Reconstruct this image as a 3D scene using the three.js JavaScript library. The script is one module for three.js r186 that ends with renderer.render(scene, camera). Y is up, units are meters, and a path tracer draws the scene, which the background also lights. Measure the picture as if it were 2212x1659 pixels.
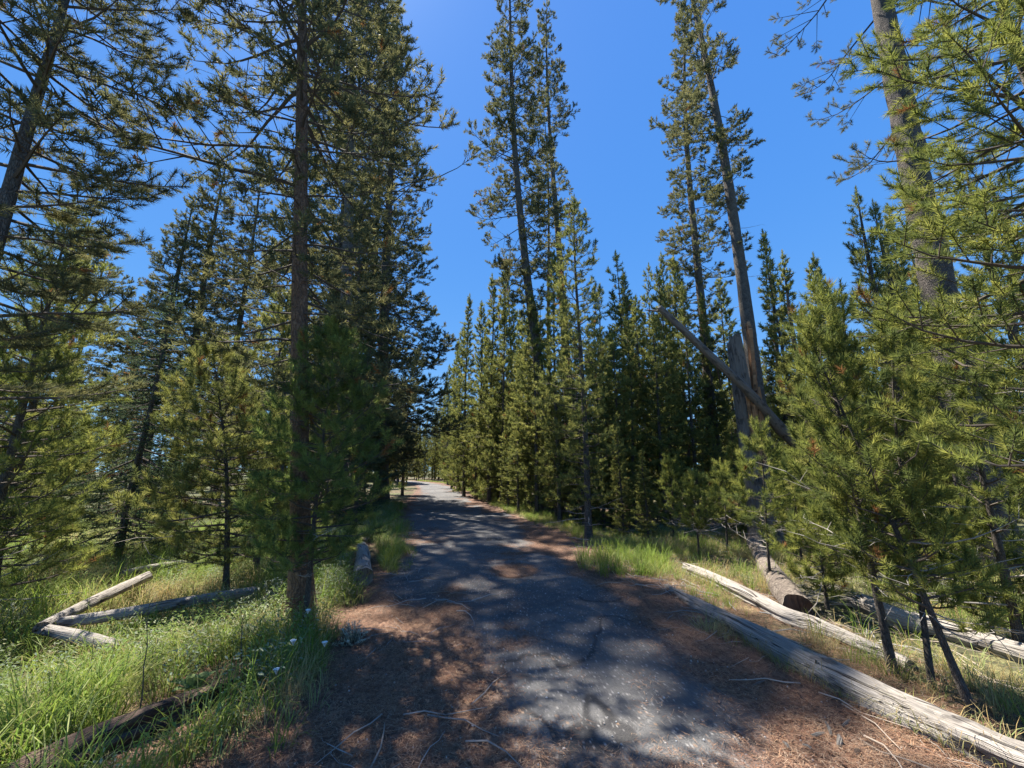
import * as THREE from 'three';

// ------------------------------------------------------------------ camera, sky, sun, exposure
const FPX = 880, HORIZON = 1015, CX = 1106, CY = 829.5, EYE = 1.6;      // photo measured on a 2212 x 1659 grid
const PITCH = Math.atan((HORIZON - CY) / FPX);
const scene = new THREE.Scene();
const camera = new THREE.PerspectiveCamera(2 * Math.atan(CY / FPX) * 180 / Math.PI, 4 / 3, 0.05, 900);
camera.position.set(0, EYE, 0);
camera.rotation.set(PITCH, 0, 0);

const SUN_AZ = -41 * Math.PI / 180, SUN_EL = 63 * Math.PI / 180;
const sunDir = new THREE.Vector3(Math.sin(SUN_AZ) * Math.cos(SUN_EL), Math.sin(SUN_EL), -Math.cos(SUN_AZ) * Math.cos(SUN_EL));
const sun = new THREE.DirectionalLight(new THREE.Color(1.0, 0.93, 0.82), 5.0);
sun.position.copy(sunDir).multiplyScalar(120);
sun.castShadow = true;
sun.shadow.mapSize.set(4096, 4096);
Object.assign(sun.shadow.camera, { left: -70, right: 70, top: 70, bottom: -70, near: 1, far: 320 });
scene.add(sun, sun.target);

function skyTexture() {
  const W = 1024, H = 512, d = new Float32Array(W * H * 4);
  const zen = [0.027, 0.095, 0.285], mid = [0.042, 0.142, 0.332], hor = [0.145, 0.265, 0.37];
  for (let j = 0; j < H; j++) for (let i = 0; i < W; i++) {
    const el = ((j + 0.5) / H - 0.5) * Math.PI, az = ((i + 0.5) / W - 0.5) * 2 * Math.PI, y = Math.sin(el);
    const x = Math.cos(el) * Math.cos(az), z = Math.cos(el) * Math.sin(az), e = Math.max(0, y);
    const a = Math.pow(1 - e, 5.5), b = Math.min(1, e / 0.85);
    const c = Math.max(0, x * sunDir.x + y * sunDir.y + z * sunDir.z);
    const g = 0.035 * Math.pow(c, 8) + 0.17 * Math.pow(c, 60), o = (j * W + i) * 4;
    for (let k = 0; k < 3; k++) {
      const base = mid[k] + (zen[k] - mid[k]) * b;
      d[o + k] = base + (hor[k] - base) * a + g * [0.85, 0.9, 0.8][k];
    }
    d[o + 3] = 1;
  }
  const t = new THREE.DataTexture(d, W, H, THREE.RGBAFormat, THREE.FloatType);
  t.mapping = THREE.EquirectangularReflectionMapping; t.magFilter = THREE.LinearFilter; t.wrapS = THREE.RepeatWrapping; t.needsUpdate = true;
  return t;
}
scene.background = skyTexture();
scene.environment = scene.background;
const renderer = new THREE.WebGLRenderer({ antialias: true });
renderer.toneMapping = THREE.LinearToneMapping;
renderer.toneMappingExposure = 3.0;
renderer.shadowMap.enabled = true;

// ------------------------------------------------------------------ numbers
function rng(seed) {
  let s = (seed * 2654435761) >>> 0;
  return () => { s = (s + 0x6d2b79f5) | 0; let t = Math.imul(s ^ (s >>> 15), 1 | s); t = (t + Math.imul(t ^ (t >>> 7), 61 | t)) ^ t; return ((t ^ (t >>> 14)) >>> 0) / 4294967296; };
}
const hash = (x, y, s) => { let h = Math.imul(x, 374761393) + Math.imul(y, 668265263) + Math.imul(s, 974634533) | 0; h = Math.imul(h ^ (h >>> 13), 1274126177); return ((h ^ (h >>> 16)) >>> 0) / 4294967296; };
function vnoise(x, y, s = 0, px = 0, py = 0) {           // value noise, tiling when px, py are given
  const xi = Math.floor(x), yi = Math.floor(y), fx = x - xi, fy = y - yi, u = fx * fx * (3 - 2 * fx), v = fy * fy * (3 - 2 * fy);
  const wx = (n) => (px ? ((n % px) + px) % px : n), wy = (n) => (py ? ((n % py) + py) % py : n);
  const x0 = wx(xi), x1 = wx(xi + 1), y0 = wy(yi), y1 = wy(yi + 1);
  const a = hash(x0, y0, s), b = hash(x1, y0, s), c = hash(x0, y1, s), d = hash(x1, y1, s);
  return a + (b - a) * u + (c - a) * v + (a - b - c + d) * u * v;
}
function fbm(x, y, s = 0, oct = 4, px = 0, py = 0) {
  let t = 0, a = 0.5, n = 0;
  for (let i = 0; i < oct; i++) { t += a * vnoise(x, y, s + i, px, py); n += a; a *= 0.5; x *= 2; y *= 2; px *= 2; py *= 2; }
  return t / n;
}
const clamp = (x, a = 0, b = 1) => Math.min(b, Math.max(a, x)), lerp = (a, b, t) => a + (b - a) * t;
const smooth = (a, b, x) => { const t = clamp((x - a) / (b - a)); return t * t * (3 - 2 * t); };
function pixelRay(px, py) {
  const x = (px - CX) / FPX, y = -(py - CY) / FPX, c = Math.cos(PITCH), s = Math.sin(PITCH);
  return [x, y * c + s, y * s - c];
}
const onGround = (px, py, h = 0) => { const d = pixelRay(px, py), t = (h - EYE) / d[1]; return [d[0] * t, h, d[2] * t]; };
const atDepth = (px, py, z) => { const d = pixelRay(px, py), t = z / d[2]; return [d[0] * t, EYE + d[1] * t, z]; };

// the path: z, centre x, half width
const PATH = [[6, 0.9, 2.0], [-2.6, 0.55, 1.85], [-4.2, 0.3, 1.72], [-5.9, 0.15, 1.78], [-8.3, -0.2, 1.9], [-17.6, -2.6, 1.75], [-30, -4.9, 1.7], [-40, -7.0, 1.7], [-52, -11.0, 1.7], [-68, -20, 1.7], [-90, -36, 1.7], [-130, -66, 1.7]];
function pathAt(z) {
  let i = 0;
  while (i < PATH.length - 2 && PATH[i + 1][0] > z) i++;
  const [a, b] = [PATH[i], PATH[i + 1]], t = clamp((a[0] - z) / (a[0] - b[0]), 0, 1);
  const p = PATH[Math.max(0, i - 1)], q = PATH[Math.min(PATH.length - 1, i + 2)];
  const m0 = (b[1] - p[1]) / (b[0] - p[0]) * (b[0] - a[0]), m1 = (q[1] - a[1]) / (q[0] - a[0]) * (b[0] - a[0]), t2 = t * t, t3 = t2 * t;
  return { x: (2 * t3 - 3 * t2 + 1) * a[1] + (t3 - 2 * t2 + t) * m0 + (3 * t2 - 2 * t3) * b[1] + (t3 - t2) * m1, hw: lerp(a[2], b[2], t) };
}
function hgt(x, z) {
  const p = pathAt(z), d = x - p.x, off = Math.abs(d) - p.hw;
  const away = smooth(0, 3, off);
  let h = away * (fbm(x * 0.35 + 40, z * 0.35 + 90, 3, 3) - 0.5) * 0.35 + smooth(-0.2, 0.6, off) * 0.02;
  if (d < 0) h -= 0.16 * smooth(0.3, 2.5, off);
  h += smooth(8, 60, off) * (fbm(x * 0.05, z * 0.05, 8, 2) - 0.5) * 1.5;
  return h;
}

// ------------------------------------------------------------------ textures
function tex(W, H, fn, srgb = false) {                   // fn(u, v) -> [r, g, b] in 0..1 (sRGB for colour maps)
  const d = new Uint8Array(W * H * 4);
  for (let j = 0; j < H; j++) for (let i = 0; i < W; i++) {
    const c = fn((i + 0.5) / W, (j + 0.5) / H), o = (j * W + i) * 4;
    d[o] = clamp(c[0]) * 255; d[o + 1] = clamp(c[1]) * 255; d[o + 2] = clamp(c[2]) * 255; d[o + 3] = 255;
  }
  const t = new THREE.DataTexture(d, W, H);
  t.wrapS = t.wrapT = THREE.RepeatWrapping; t.magFilter = THREE.LinearFilter; t.minFilter = THREE.LinearMipmapLinearFilter; t.generateMipmaps = true;
  if (srgb) t.colorSpace = THREE.SRGBColorSpace;
  t.needsUpdate = true;
  return t;
}
const toS = (c) => c.map((x) => (x <= 0.0031308 ? x * 12.92 : 1.055 * Math.pow(x, 1 / 2.4) - 0.055));
const mix3 = (a, b, t) => [lerp(a[0], b[0], t), lerp(a[1], b[1], t), lerp(a[2], b[2], t)];

// scaly bark: plates from a jittered cell pattern, stretched along the trunk
function cells(u, v, nx, ny, s) {
  const x = u * nx, y = v * ny, xi = Math.floor(x), yi = Math.floor(y);
  let f1 = 9, f2 = 9, id = 0;
  for (let a = -1; a <= 1; a++) for (let b = -1; b <= 1; b++) {
    const cx = xi + a, cy = yi + b, hx = ((cx % nx) + nx) % nx, hy = ((cy % ny) + ny) % ny;
    const dx = cx + hash(hx, hy, s) - x, dy = cy + hash(hx, hy, s + 1) - y, d = Math.sqrt(dx * dx + dy * dy);
    if (d < f1) { f2 = f1; f1 = d; id = hash(hx, hy, s + 2); } else if (d < f2) f2 = d;
  }
  return [f2 - f1, id];
}
function barkMaps(dark, mid, light, nx, ny, s) {
  const W = 512, H = 512, hmap = new Float32Array(W * H);
  const col = tex(W, H, (u, v) => {
    const w = (fbm(u * 8, v * 8, s + 20, 4, 8, 8) - 0.5) * 0.16;
    const [e, id] = cells(u + w, v + w * 0.6, nx, ny, s), e2 = cells(u - w, v + w, nx * 2, ny * 2, s + 44)[0], f = fbm(u * 24, v * 48, s + 9, 4, 24, 48), crack = smooth(-0.1, 0.3, e) * (0.6 + 0.4 * smooth(-0.1, 0.3, e2));
    const big = fbm(u * 3, v * 4, s + 31, 3, 3, 4);
    hmap[Math.floor(v * H) * W + Math.floor(u * W)] = clamp(crack * (0.55 + 0.35 * id) + (f - 0.5) * 0.4);
    let c = mix3(mid, light, clamp(id * 0.6 + f * 0.7 - 0.25 + (big - 0.5) * 0.8));
    c = mix3(dark, c, clamp(0.38 + crack * 0.75));
    return toS(c.map((x) => x * (0.75 + 0.5 * f)));
  }, true);
  const bump = tex(W, H, (u, v) => { const h = hmap[Math.floor(v * H) * W + Math.floor(u * W)]; return [h, h, h]; });
  return { map: col, bumpMap: bump };
}
// weathered timber: long grain along v with open checks
function timberMaps(dark, mid, light, s, checks = 1) {
  const W = 512, H = 1024, hmap = new Float32Array(W * H);
  const col = tex(W, H, (u, v) => {
    const wob = (fbm(u * 4, v * 3, s, 3, 4, 3) - 0.5) * 0.12, uu = u + wob;
    const g = fbm(uu * 64, v * 3, s + 3, 3, 64, 3), fine = fbm(uu * 180, v * 10, s + 6, 2, 180, 10);
    const ck = Math.abs(fbm(uu * 20, v * 2, s + 11, 2, 20, 2) - 0.5), gate = smooth(0.45, 0.62, fbm(u * 6, v * 4, s + 15, 2, 6, 4));
    const crack = checks * (1 - smooth(0.008, 0.045, ck)) * gate, pat = fbm(u * 4, v * 5, s + 21, 4, 4, 5);
    hmap[Math.floor(v * H) * W + Math.floor(u * W)] = clamp(0.55 + 0.35 * (g - 0.5) + 0.3 * (fine - 0.5) - 0.75 * crack);
    let c = mix3(mid, light, clamp(0.5 + (g - 0.5) * 1.3 + (fine - 0.5) * 0.7));
    c = mix3(c, dark, clamp(crack + 0.55 * smooth(0.58, 0.75, pat)));
    return toS(c);
  }, true);
  const bump = tex(W, H, (u, v) => { const h = hmap[Math.floor(v * H) * W + Math.floor(u * W)]; return [h, h, h]; });
  return { map: col, bumpMap: bump };
}
const std = (o) => new THREE.MeshStandardMaterial(o);
const barkGrey = std({ name: 'grey_bark', ...barkMaps([0.024, 0.019, 0.016], [0.085, 0.070, 0.057], [0.18, 0.156, 0.13], 17, 12, 5), bumpScale: 0.02, roughness: 0.95 });
const barkWarm = std({ name: 'warm_bark', ...barkMaps([0.04, 0.022, 0.014], [0.15, 0.088, 0.055], [0.29, 0.175, 0.105], 20, 6, 61), bumpScale: 0.025, roughness: 0.95 });
const barkDark = std({ name: 'dark_scaly_bark', ...barkMaps([0.016, 0.013, 0.011], [0.062, 0.051, 0.044], [0.14, 0.118, 0.10], 22, 22, 91), bumpScale: 0.03, roughness: 0.95 });
const timber = std({ name: 'silver_timber', ...timberMaps([0.035, 0.028, 0.025], [0.21, 0.185, 0.16], [0.41, 0.375, 0.335], 7, 1.2), bumpScale: 0.03, roughness: 0.9 });
const timberOld = std({ name: 'brown_timber', ...timberMaps([0.024, 0.018, 0.015], [0.115, 0.09, 0.072], [0.23, 0.19, 0.155], 33), bumpScale: 0.016, roughness: 0.92 });
const timberRot = std({ name: 'rotten_timber', ...timberMaps([0.012, 0.009, 0.008], [0.05, 0.032, 0.024], [0.13, 0.085, 0.06], 51), bumpScale: 0.03, roughness: 0.95 });
const timberRaw = std({ name: 'raw_splintered_wood', ...timberMaps([0.05, 0.022, 0.010], [0.27, 0.115, 0.045], [0.46, 0.25, 0.12], 77, 0.8), bumpScale: 0.02, roughness: 0.9 });
const timberDark = std({ name: 'dark_weathered_timber', ...timberMaps([0.015, 0.012, 0.01], [0.075, 0.06, 0.048], [0.16, 0.135, 0.11], 83), bumpScale: 0.025, roughness: 0.95 });
const twigMat = std({ name: 'twig_bark', color: new THREE.Color().setRGB(0.075, 0.06, 0.048), roughness: 0.95 });
const twigGrey = std({ name: 'dead_twig', color: new THREE.Color().setRGB(0.27, 0.245, 0.22), roughness: 0.95 });
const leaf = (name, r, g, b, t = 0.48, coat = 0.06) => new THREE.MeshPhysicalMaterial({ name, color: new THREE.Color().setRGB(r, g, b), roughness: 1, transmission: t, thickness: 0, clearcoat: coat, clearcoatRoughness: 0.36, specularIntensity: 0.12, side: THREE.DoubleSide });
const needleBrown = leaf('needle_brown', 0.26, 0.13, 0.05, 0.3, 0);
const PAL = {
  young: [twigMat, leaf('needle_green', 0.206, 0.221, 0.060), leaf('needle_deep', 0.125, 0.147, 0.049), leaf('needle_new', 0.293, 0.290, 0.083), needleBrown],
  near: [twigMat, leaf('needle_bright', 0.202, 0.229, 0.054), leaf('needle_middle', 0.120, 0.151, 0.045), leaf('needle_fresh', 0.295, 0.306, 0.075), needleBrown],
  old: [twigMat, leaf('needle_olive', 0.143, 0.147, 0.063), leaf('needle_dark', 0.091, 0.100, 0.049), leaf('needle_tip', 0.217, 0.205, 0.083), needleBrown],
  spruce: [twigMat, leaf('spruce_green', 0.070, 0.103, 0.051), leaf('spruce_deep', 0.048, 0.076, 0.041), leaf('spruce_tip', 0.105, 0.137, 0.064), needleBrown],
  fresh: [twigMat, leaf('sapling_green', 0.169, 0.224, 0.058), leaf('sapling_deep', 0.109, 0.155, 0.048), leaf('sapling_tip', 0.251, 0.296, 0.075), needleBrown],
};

// ------------------------------------------------------------------ object helpers
const taken = new Map();
function numbered(n) { const k = taken.get(n) ?? 0; taken.set(n, k + 1); return k ? n + '_' + String(k).padStart(3, '0') : n; }
function tag(o, label, category, group) { o.userData.label = label; o.userData.category = category; if (group) o.userData.group = group; return o; }
function part(name, geometry, material, parent, kind) {
  const m = new THREE.Mesh(geometry, material);
  m.name = name; m.castShadow = m.receiveShadow = true;
  if (kind) m.userData.kind = kind;
  parent.add(m);
  return m;
}
function thing(name, x, y, z) { const g = new THREE.Group(); g.name = numbered(name); g.position.set(x, y, z); scene.add(g); return g; }

class Soup {                                             // loose triangles in material slots
  constructor(n) { this.a = Array.from({ length: n }, () => ({ d: new Float32Array(1 << 14), n: 0 })); }
  room(s, k) { const b = this.a[s]; if (b.n + k > b.d.length) { const d = new Float32Array(Math.max(b.d.length * 2, b.n + k)); d.set(b.d.subarray(0, b.n)); b.d = d; } return b; }
  tri(s, ax, ay, az, bx, by, bz, cx, cy, cz) {
    const b = this.room(s, 9), d = b.d, i = b.n;
    d[i] = ax; d[i + 1] = ay; d[i + 2] = az; d[i + 3] = bx; d[i + 4] = by; d[i + 5] = bz; d[i + 6] = cx; d[i + 7] = cy; d[i + 8] = cz;
    b.n += 9;
  }
  stick(s, p, q, r0, r1, sides = 3) {                    // tapered prism
    let dx = q[0] - p[0], dy = q[1] - p[1], dz = q[2] - p[2];
    const l = Math.hypot(dx, dy, dz) || 1; dx /= l; dy /= l; dz /= l;
    let ux = Math.abs(dy) < 0.9 ? dz : 0, uy = Math.abs(dy) < 0.9 ? 0 : -dz, uz = Math.abs(dy) < 0.9 ? -dx : dy;
    const ul = Math.hypot(ux, uy, uz) || 1; ux /= ul; uy /= ul; uz /= ul;
    const vx = dy * uz - dz * uy, vy = dz * ux - dx * uz, vz = dx * uy - dy * ux;
    for (let k = 0; k < sides; k++) {
      const a = k / sides * 6.2832, b = (k + 1) / sides * 6.2832, ca = Math.cos(a), sa = Math.sin(a), cb = Math.cos(b), sb = Math.sin(b);
      const ax = ux * ca + vx * sa, ay = uy * ca + vy * sa, az = uz * ca + vz * sa, bx = ux * cb + vx * sb, by = uy * cb + vy * sb, bz = uz * cb + vz * sb;
      this.tri(s, p[0] + ax * r0, p[1] + ay * r0, p[2] + az * r0, p[0] + bx * r0, p[1] + by * r0, p[2] + bz * r0, q[0] + bx * r1, q[1] + by * r1, q[2] + bz * r1);
      if (r1 > 0) this.tri(s, p[0] + ax * r0, p[1] + ay * r0, p[2] + az * r0, q[0] + bx * r1, q[1] + by * r1, q[2] + bz * r1, q[0] + ax * r1, q[1] + ay * r1, q[2] + az * r1);
    }
  }
  get count() { return this.a.reduce((t, b) => t + b.n / 9, 0); }
  build() {
    const g = new THREE.BufferGeometry(), all = new Float32Array(this.count * 9);
    let at = 0;
    this.a.forEach((b, s) => { all.set(b.d.subarray(0, b.n), at); if (b.n) g.addGroup(at / 3, b.n / 3, s); at += b.n; });
    g.setAttribute('position', new THREE.BufferAttribute(all, 3));
    return g;
  }
}

// needles standing round a twig, as a bottle brush
function shoot(G, o, R, p, d, L) {
  const n = Math.max(3, Math.round(o.nd * L)), r = R(), slot = r < 0.012 ? 4 : r < 0.47 ? 1 : r < 1 - o.tip ? 2 : 3;
  let ux = Math.abs(d[1]) < 0.9 ? d[2] : 0, uy = Math.abs(d[1]) < 0.9 ? 0 : -d[2], uz = Math.abs(d[1]) < 0.9 ? -d[0] : d[1];
  const ul = Math.hypot(ux, uy, uz) || 1; ux /= ul; uy /= ul; uz /= ul;
  const vx = d[1] * uz - d[2] * uy, vy = d[2] * ux - d[0] * uz, vz = d[0] * uy - d[1] * ux;
  const b = G.room(slot, n * 9), A = b.d;
  let i = b.n, ph = R() * 6.28;
  for (let k = 0; k < n; k++) {
    const t = Math.pow((k + R()) / n, 0.75), s = L * t, a = lerp(1.35, 0.3, t * t) + (R() - 0.5) * 0.5, ca = Math.cos(a), sa = Math.sin(a);
    ph += 2.399 + (R() - 0.5) * 0.6;
    const cp = Math.cos(ph), sp = Math.sin(ph);
    const rx = ux * cp + vx * sp, ry = uy * cp + vy * sp, rz = uz * cp + vz * sp, tx = -ux * sp + vx * cp, ty = -uy * sp + vy * cp, tz = -uz * sp + vz * cp;
    let nx = d[0] * ca + rx * sa, ny = d[1] * ca + ry * sa + 0.12, nz = d[2] * ca + rz * sa;
    const len = o.nl * (0.75 + 0.5 * R()), ps = R() * 3.14, cq = Math.cos(ps), sq = Math.sin(ps);
    const kx = ny * tz - nz * ty, ky = nz * tx - nx * tz, kz = nx * ty - ny * tx, w = o.nw * 0.5;
    const wx = (tx * cq + kx * sq) * w, wy = (ty * cq + ky * sq) * w, wz = (tz * cq + kz * sq) * w;
    const bx = p[0] + d[0] * s, by = p[1] + d[1] * s, bz = p[2] + d[2] * s;
    A[i] = bx - wx; A[i + 1] = by - wy; A[i + 2] = bz - wz; A[i + 3] = bx + wx; A[i + 4] = by + wy; A[i + 5] = bz + wz;
    A[i + 6] = bx + nx * len; A[i + 7] = by + ny * len; A[i + 8] = bz + nz * len;
    i += 9;
  }
  b.n = i;
}
const dirOf = (az, el) => [Math.cos(el) * Math.sin(az), Math.sin(el), Math.cos(el) * Math.cos(az)];

// one bough: wood, side twigs and their brushes
function bough(G, o, R, p, az, el, L, rb, bare = 0) {
  const m = Math.max(3, Math.ceil(L / 0.28)), seg = L / m, pts = [p], dirs = [];
  let q = p, a = az;
  const bend = o.upturn * (0.6 + 0.8 * R()), sag = o.sag * (0.6 + 0.8 * R());
  for (let k = 0; k < m; k++) {
    const s = (k + 0.5) / m, e = el - sag * Math.sin(s * 3.14) + bend * s * s;
    a += (R() - 0.5) * 0.22;
    const d = dirOf(a, e + (R() - 0.5) * 0.15);
    const nq = [q[0] + d[0] * seg, q[1] + d[1] * seg, q[2] + d[2] * seg];
    G.stick(0, q, nq, rb * (1 - 0.85 * k / m), rb * (1 - 0.85 * (k + 1) / m), o.sides);
    pts.push(nq); dirs.push(d); q = nq;
  }
  const leafFrom = Math.max(bare, 1 - o.keep / L);
  for (let k = 0; k < m; k++) {
    const s0 = k / m, s1 = (k + 1) / m;
    if (s1 <= leafFrom) continue;
    const f = s0 < leafFrom ? (leafFrom - s0) * m : 0, d = dirs[k];
    shoot(G, o, R, [pts[k][0] + d[0] * seg * f, pts[k][1] + d[1] * seg * f, pts[k][2] + d[2] * seg * f], d, seg * (1 - f) * 1.06);
  }
  const nt = Math.round(o.tw * L * (1 - bare * 0.7) + 1), t0 = Math.max(bare, o.inner);
  for (let k = 0; k < nt; k++) {
    const s = t0 + (0.98 - t0) * (k + R()) / nt, kk = Math.min(m - 1, Math.floor(s * m)), f = s * m - kk, d = dirs[kk];
    const b0 = [pts[kk][0] + d[0] * seg * f, pts[kk][1] + d[1] * seg * f, pts[kk][2] + d[2] * seg * f];
    const len = clamp((L * (o.spread * (1 - s) + 0.06) + 0.06) * (0.6 + 0.8 * R()), 0.07, 1.1);
    const da = Math.atan2(d[0], d[2]) + (k % 2 ? 1 : -1) * (0.55 + 0.6 * R()), de = Math.asin(clamp(d[1], -1, 1)) * 0.7 + (R() - 0.42) * o.flat + o.upturn * 0.25;
    const td = dirOf(da, de);
    twig(G, o, R, b0, td, len, Math.max(0.0022, rb * 0.3));
  }
}
function twig(G, o, R, p, d, len, r) {
  const q = [p[0] + d[0] * len, p[1] + d[1] * len, p[2] + d[2] * len];
  if (o.wood) G.stick(0, p, q, r, r * 0.4, 3);
  const f = Math.max(0.05, 1 - o.keep / len);
  shoot(G, o, R, [p[0] + d[0] * len * f, p[1] + d[1] * len * f, p[2] + d[2] * len * f], d, len * (1 - f) + o.nl * 0.2);
  const n = Math.floor(o.fork * (0.5 + R()) * clamp(len / 0.3, 0.4, 2));
  for (let k = 0; k < n; k++) {
    const s = Math.max(0.15, 1 - (o.keep * 1.9) / len) + (0.95 - Math.max(0.15, 1 - (o.keep * 1.9) / len)) * (k + R()) / n, a = Math.atan2(d[0], d[2]) + (k % 2 ? 1 : -1) * (0.4 + 0.7 * R()), e = Math.asin(clamp(d[1], -1, 1)) + (R() - 0.35) * o.flat;
    const fd = dirOf(a, e), fl = Math.min(len * 0.8, o.keep * (0.5 + 0.5 * R())), fp = [p[0] + d[0] * len * s, p[1] + d[1] * len * s, p[2] + d[2] * len * s];
    if (o.wood > 1) G.stick(0, fp, [fp[0] + fd[0] * fl, fp[1] + fd[1] * fl, fp[2] + fd[2] * fl], r * 0.5, r * 0.25, 3);
    shoot(G, o, R, [fp[0] + fd[0] * fl * 0.15, fp[1] + fd[1] * fl * 0.15, fp[2] + fd[2] * fl * 0.15], fd, fl * 0.85);
  }
}

// a trunk: rings along an axis, with flare and bark unevenness; u runs round, v along in metres
function trunkGeo(axis, H, radius, { sides = 14, step = 0.25, rough = 0.05, seed = 1, tile = 0.7, from = -0.25 } = {}) {
  const n = Math.max(4, Math.ceil((H - from) / step)), pos = [], uv = [], idx = [];
  const reps = Math.max(1, Math.round(2 * Math.PI * radius(1) / tile));
  for (let i = 0; i <= n; i++) {
    const h = from + (H - from) * i / n, [ax, az] = axis(h), r = radius(h);
    for (let k = 0; k <= sides; k++) {
      const t = (k % sides) / sides, th = t * 2 * Math.PI, w = 1 + rough * 2 * (vnoise(t * 7, h * 2.2, seed, 7) + 0.5 * vnoise(t * 14, h * 6, seed + 1, 14) - 0.75);
      pos.push(ax + Math.cos(th) * r * w, h, az + Math.sin(th) * r * w);
      uv.push(k / sides * reps, h / (tile * 1.4));
    }
  }
  for (let i = 0; i < n; i++) for (let k = 0; k < sides; k++) {
    const a = i * (sides + 1) + k, b = a + sides + 1;
    idx.push(a, b, a + 1, a + 1, b, b + 1);
  }
  const g = new THREE.BufferGeometry();
  g.setAttribute('position', new THREE.Float32BufferAttribute(pos, 3));
  g.setAttribute('uv', new THREE.Float32BufferAttribute(uv, 2));
  g.setIndex(idx); g.computeVertexNormals();
  return g;
}

// levels of needle detail by distance
const LOD = {
  n0: { nd: 430, nl: 0.060, nw: 0.0066, sides: 5, wood: 2, keep: 0.14, fork: 2.4 },
  n1: { nd: 380, nl: 0.060, nw: 0.0076, sides: 4, wood: 2, keep: 0.145, fork: 2.4 },
  n2: { nd: 175, nl: 0.068, nw: 0.0155, sides: 4, wood: 1, keep: 0.155, fork: 2.4 },
  n3: { nd: 105, nl: 0.094, nw: 0.0290, sides: 3, wood: 1, keep: 0.19, fork: 2.2 },
  n4: { nd: 54, nl: 0.120, nw: 0.0480, sides: 3, wood: 0, keep: 0.27, fork: 1.8 },
};
const SHAPE = {                                          // branch length against height within the crown
  cone: (t) => Math.pow(1 - t, 0.75) * (0.75 + 0.25 * smooth(0, 0.12, t)),
  column: (t) => Math.pow(1 - t, 0.5) * (0.55 + 0.45 * smooth(0, 0.3, t)),
  tall: (t) => (0.45 + 0.55 * smooth(0, 0.35, t)) * Math.pow(1 - t * 0.97, 0.55),
};
const BASE = { upturn: 0.75, sag: 0.2, tw: 7, inner: 0.2, spread: 0.42, flat: 1.15, tip: 0.22, pal: 'young', shape: 'cone', ragged: 0.5, el0: 0.05, el1: 0.75, gap: 0, dead: 0 };

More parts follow.
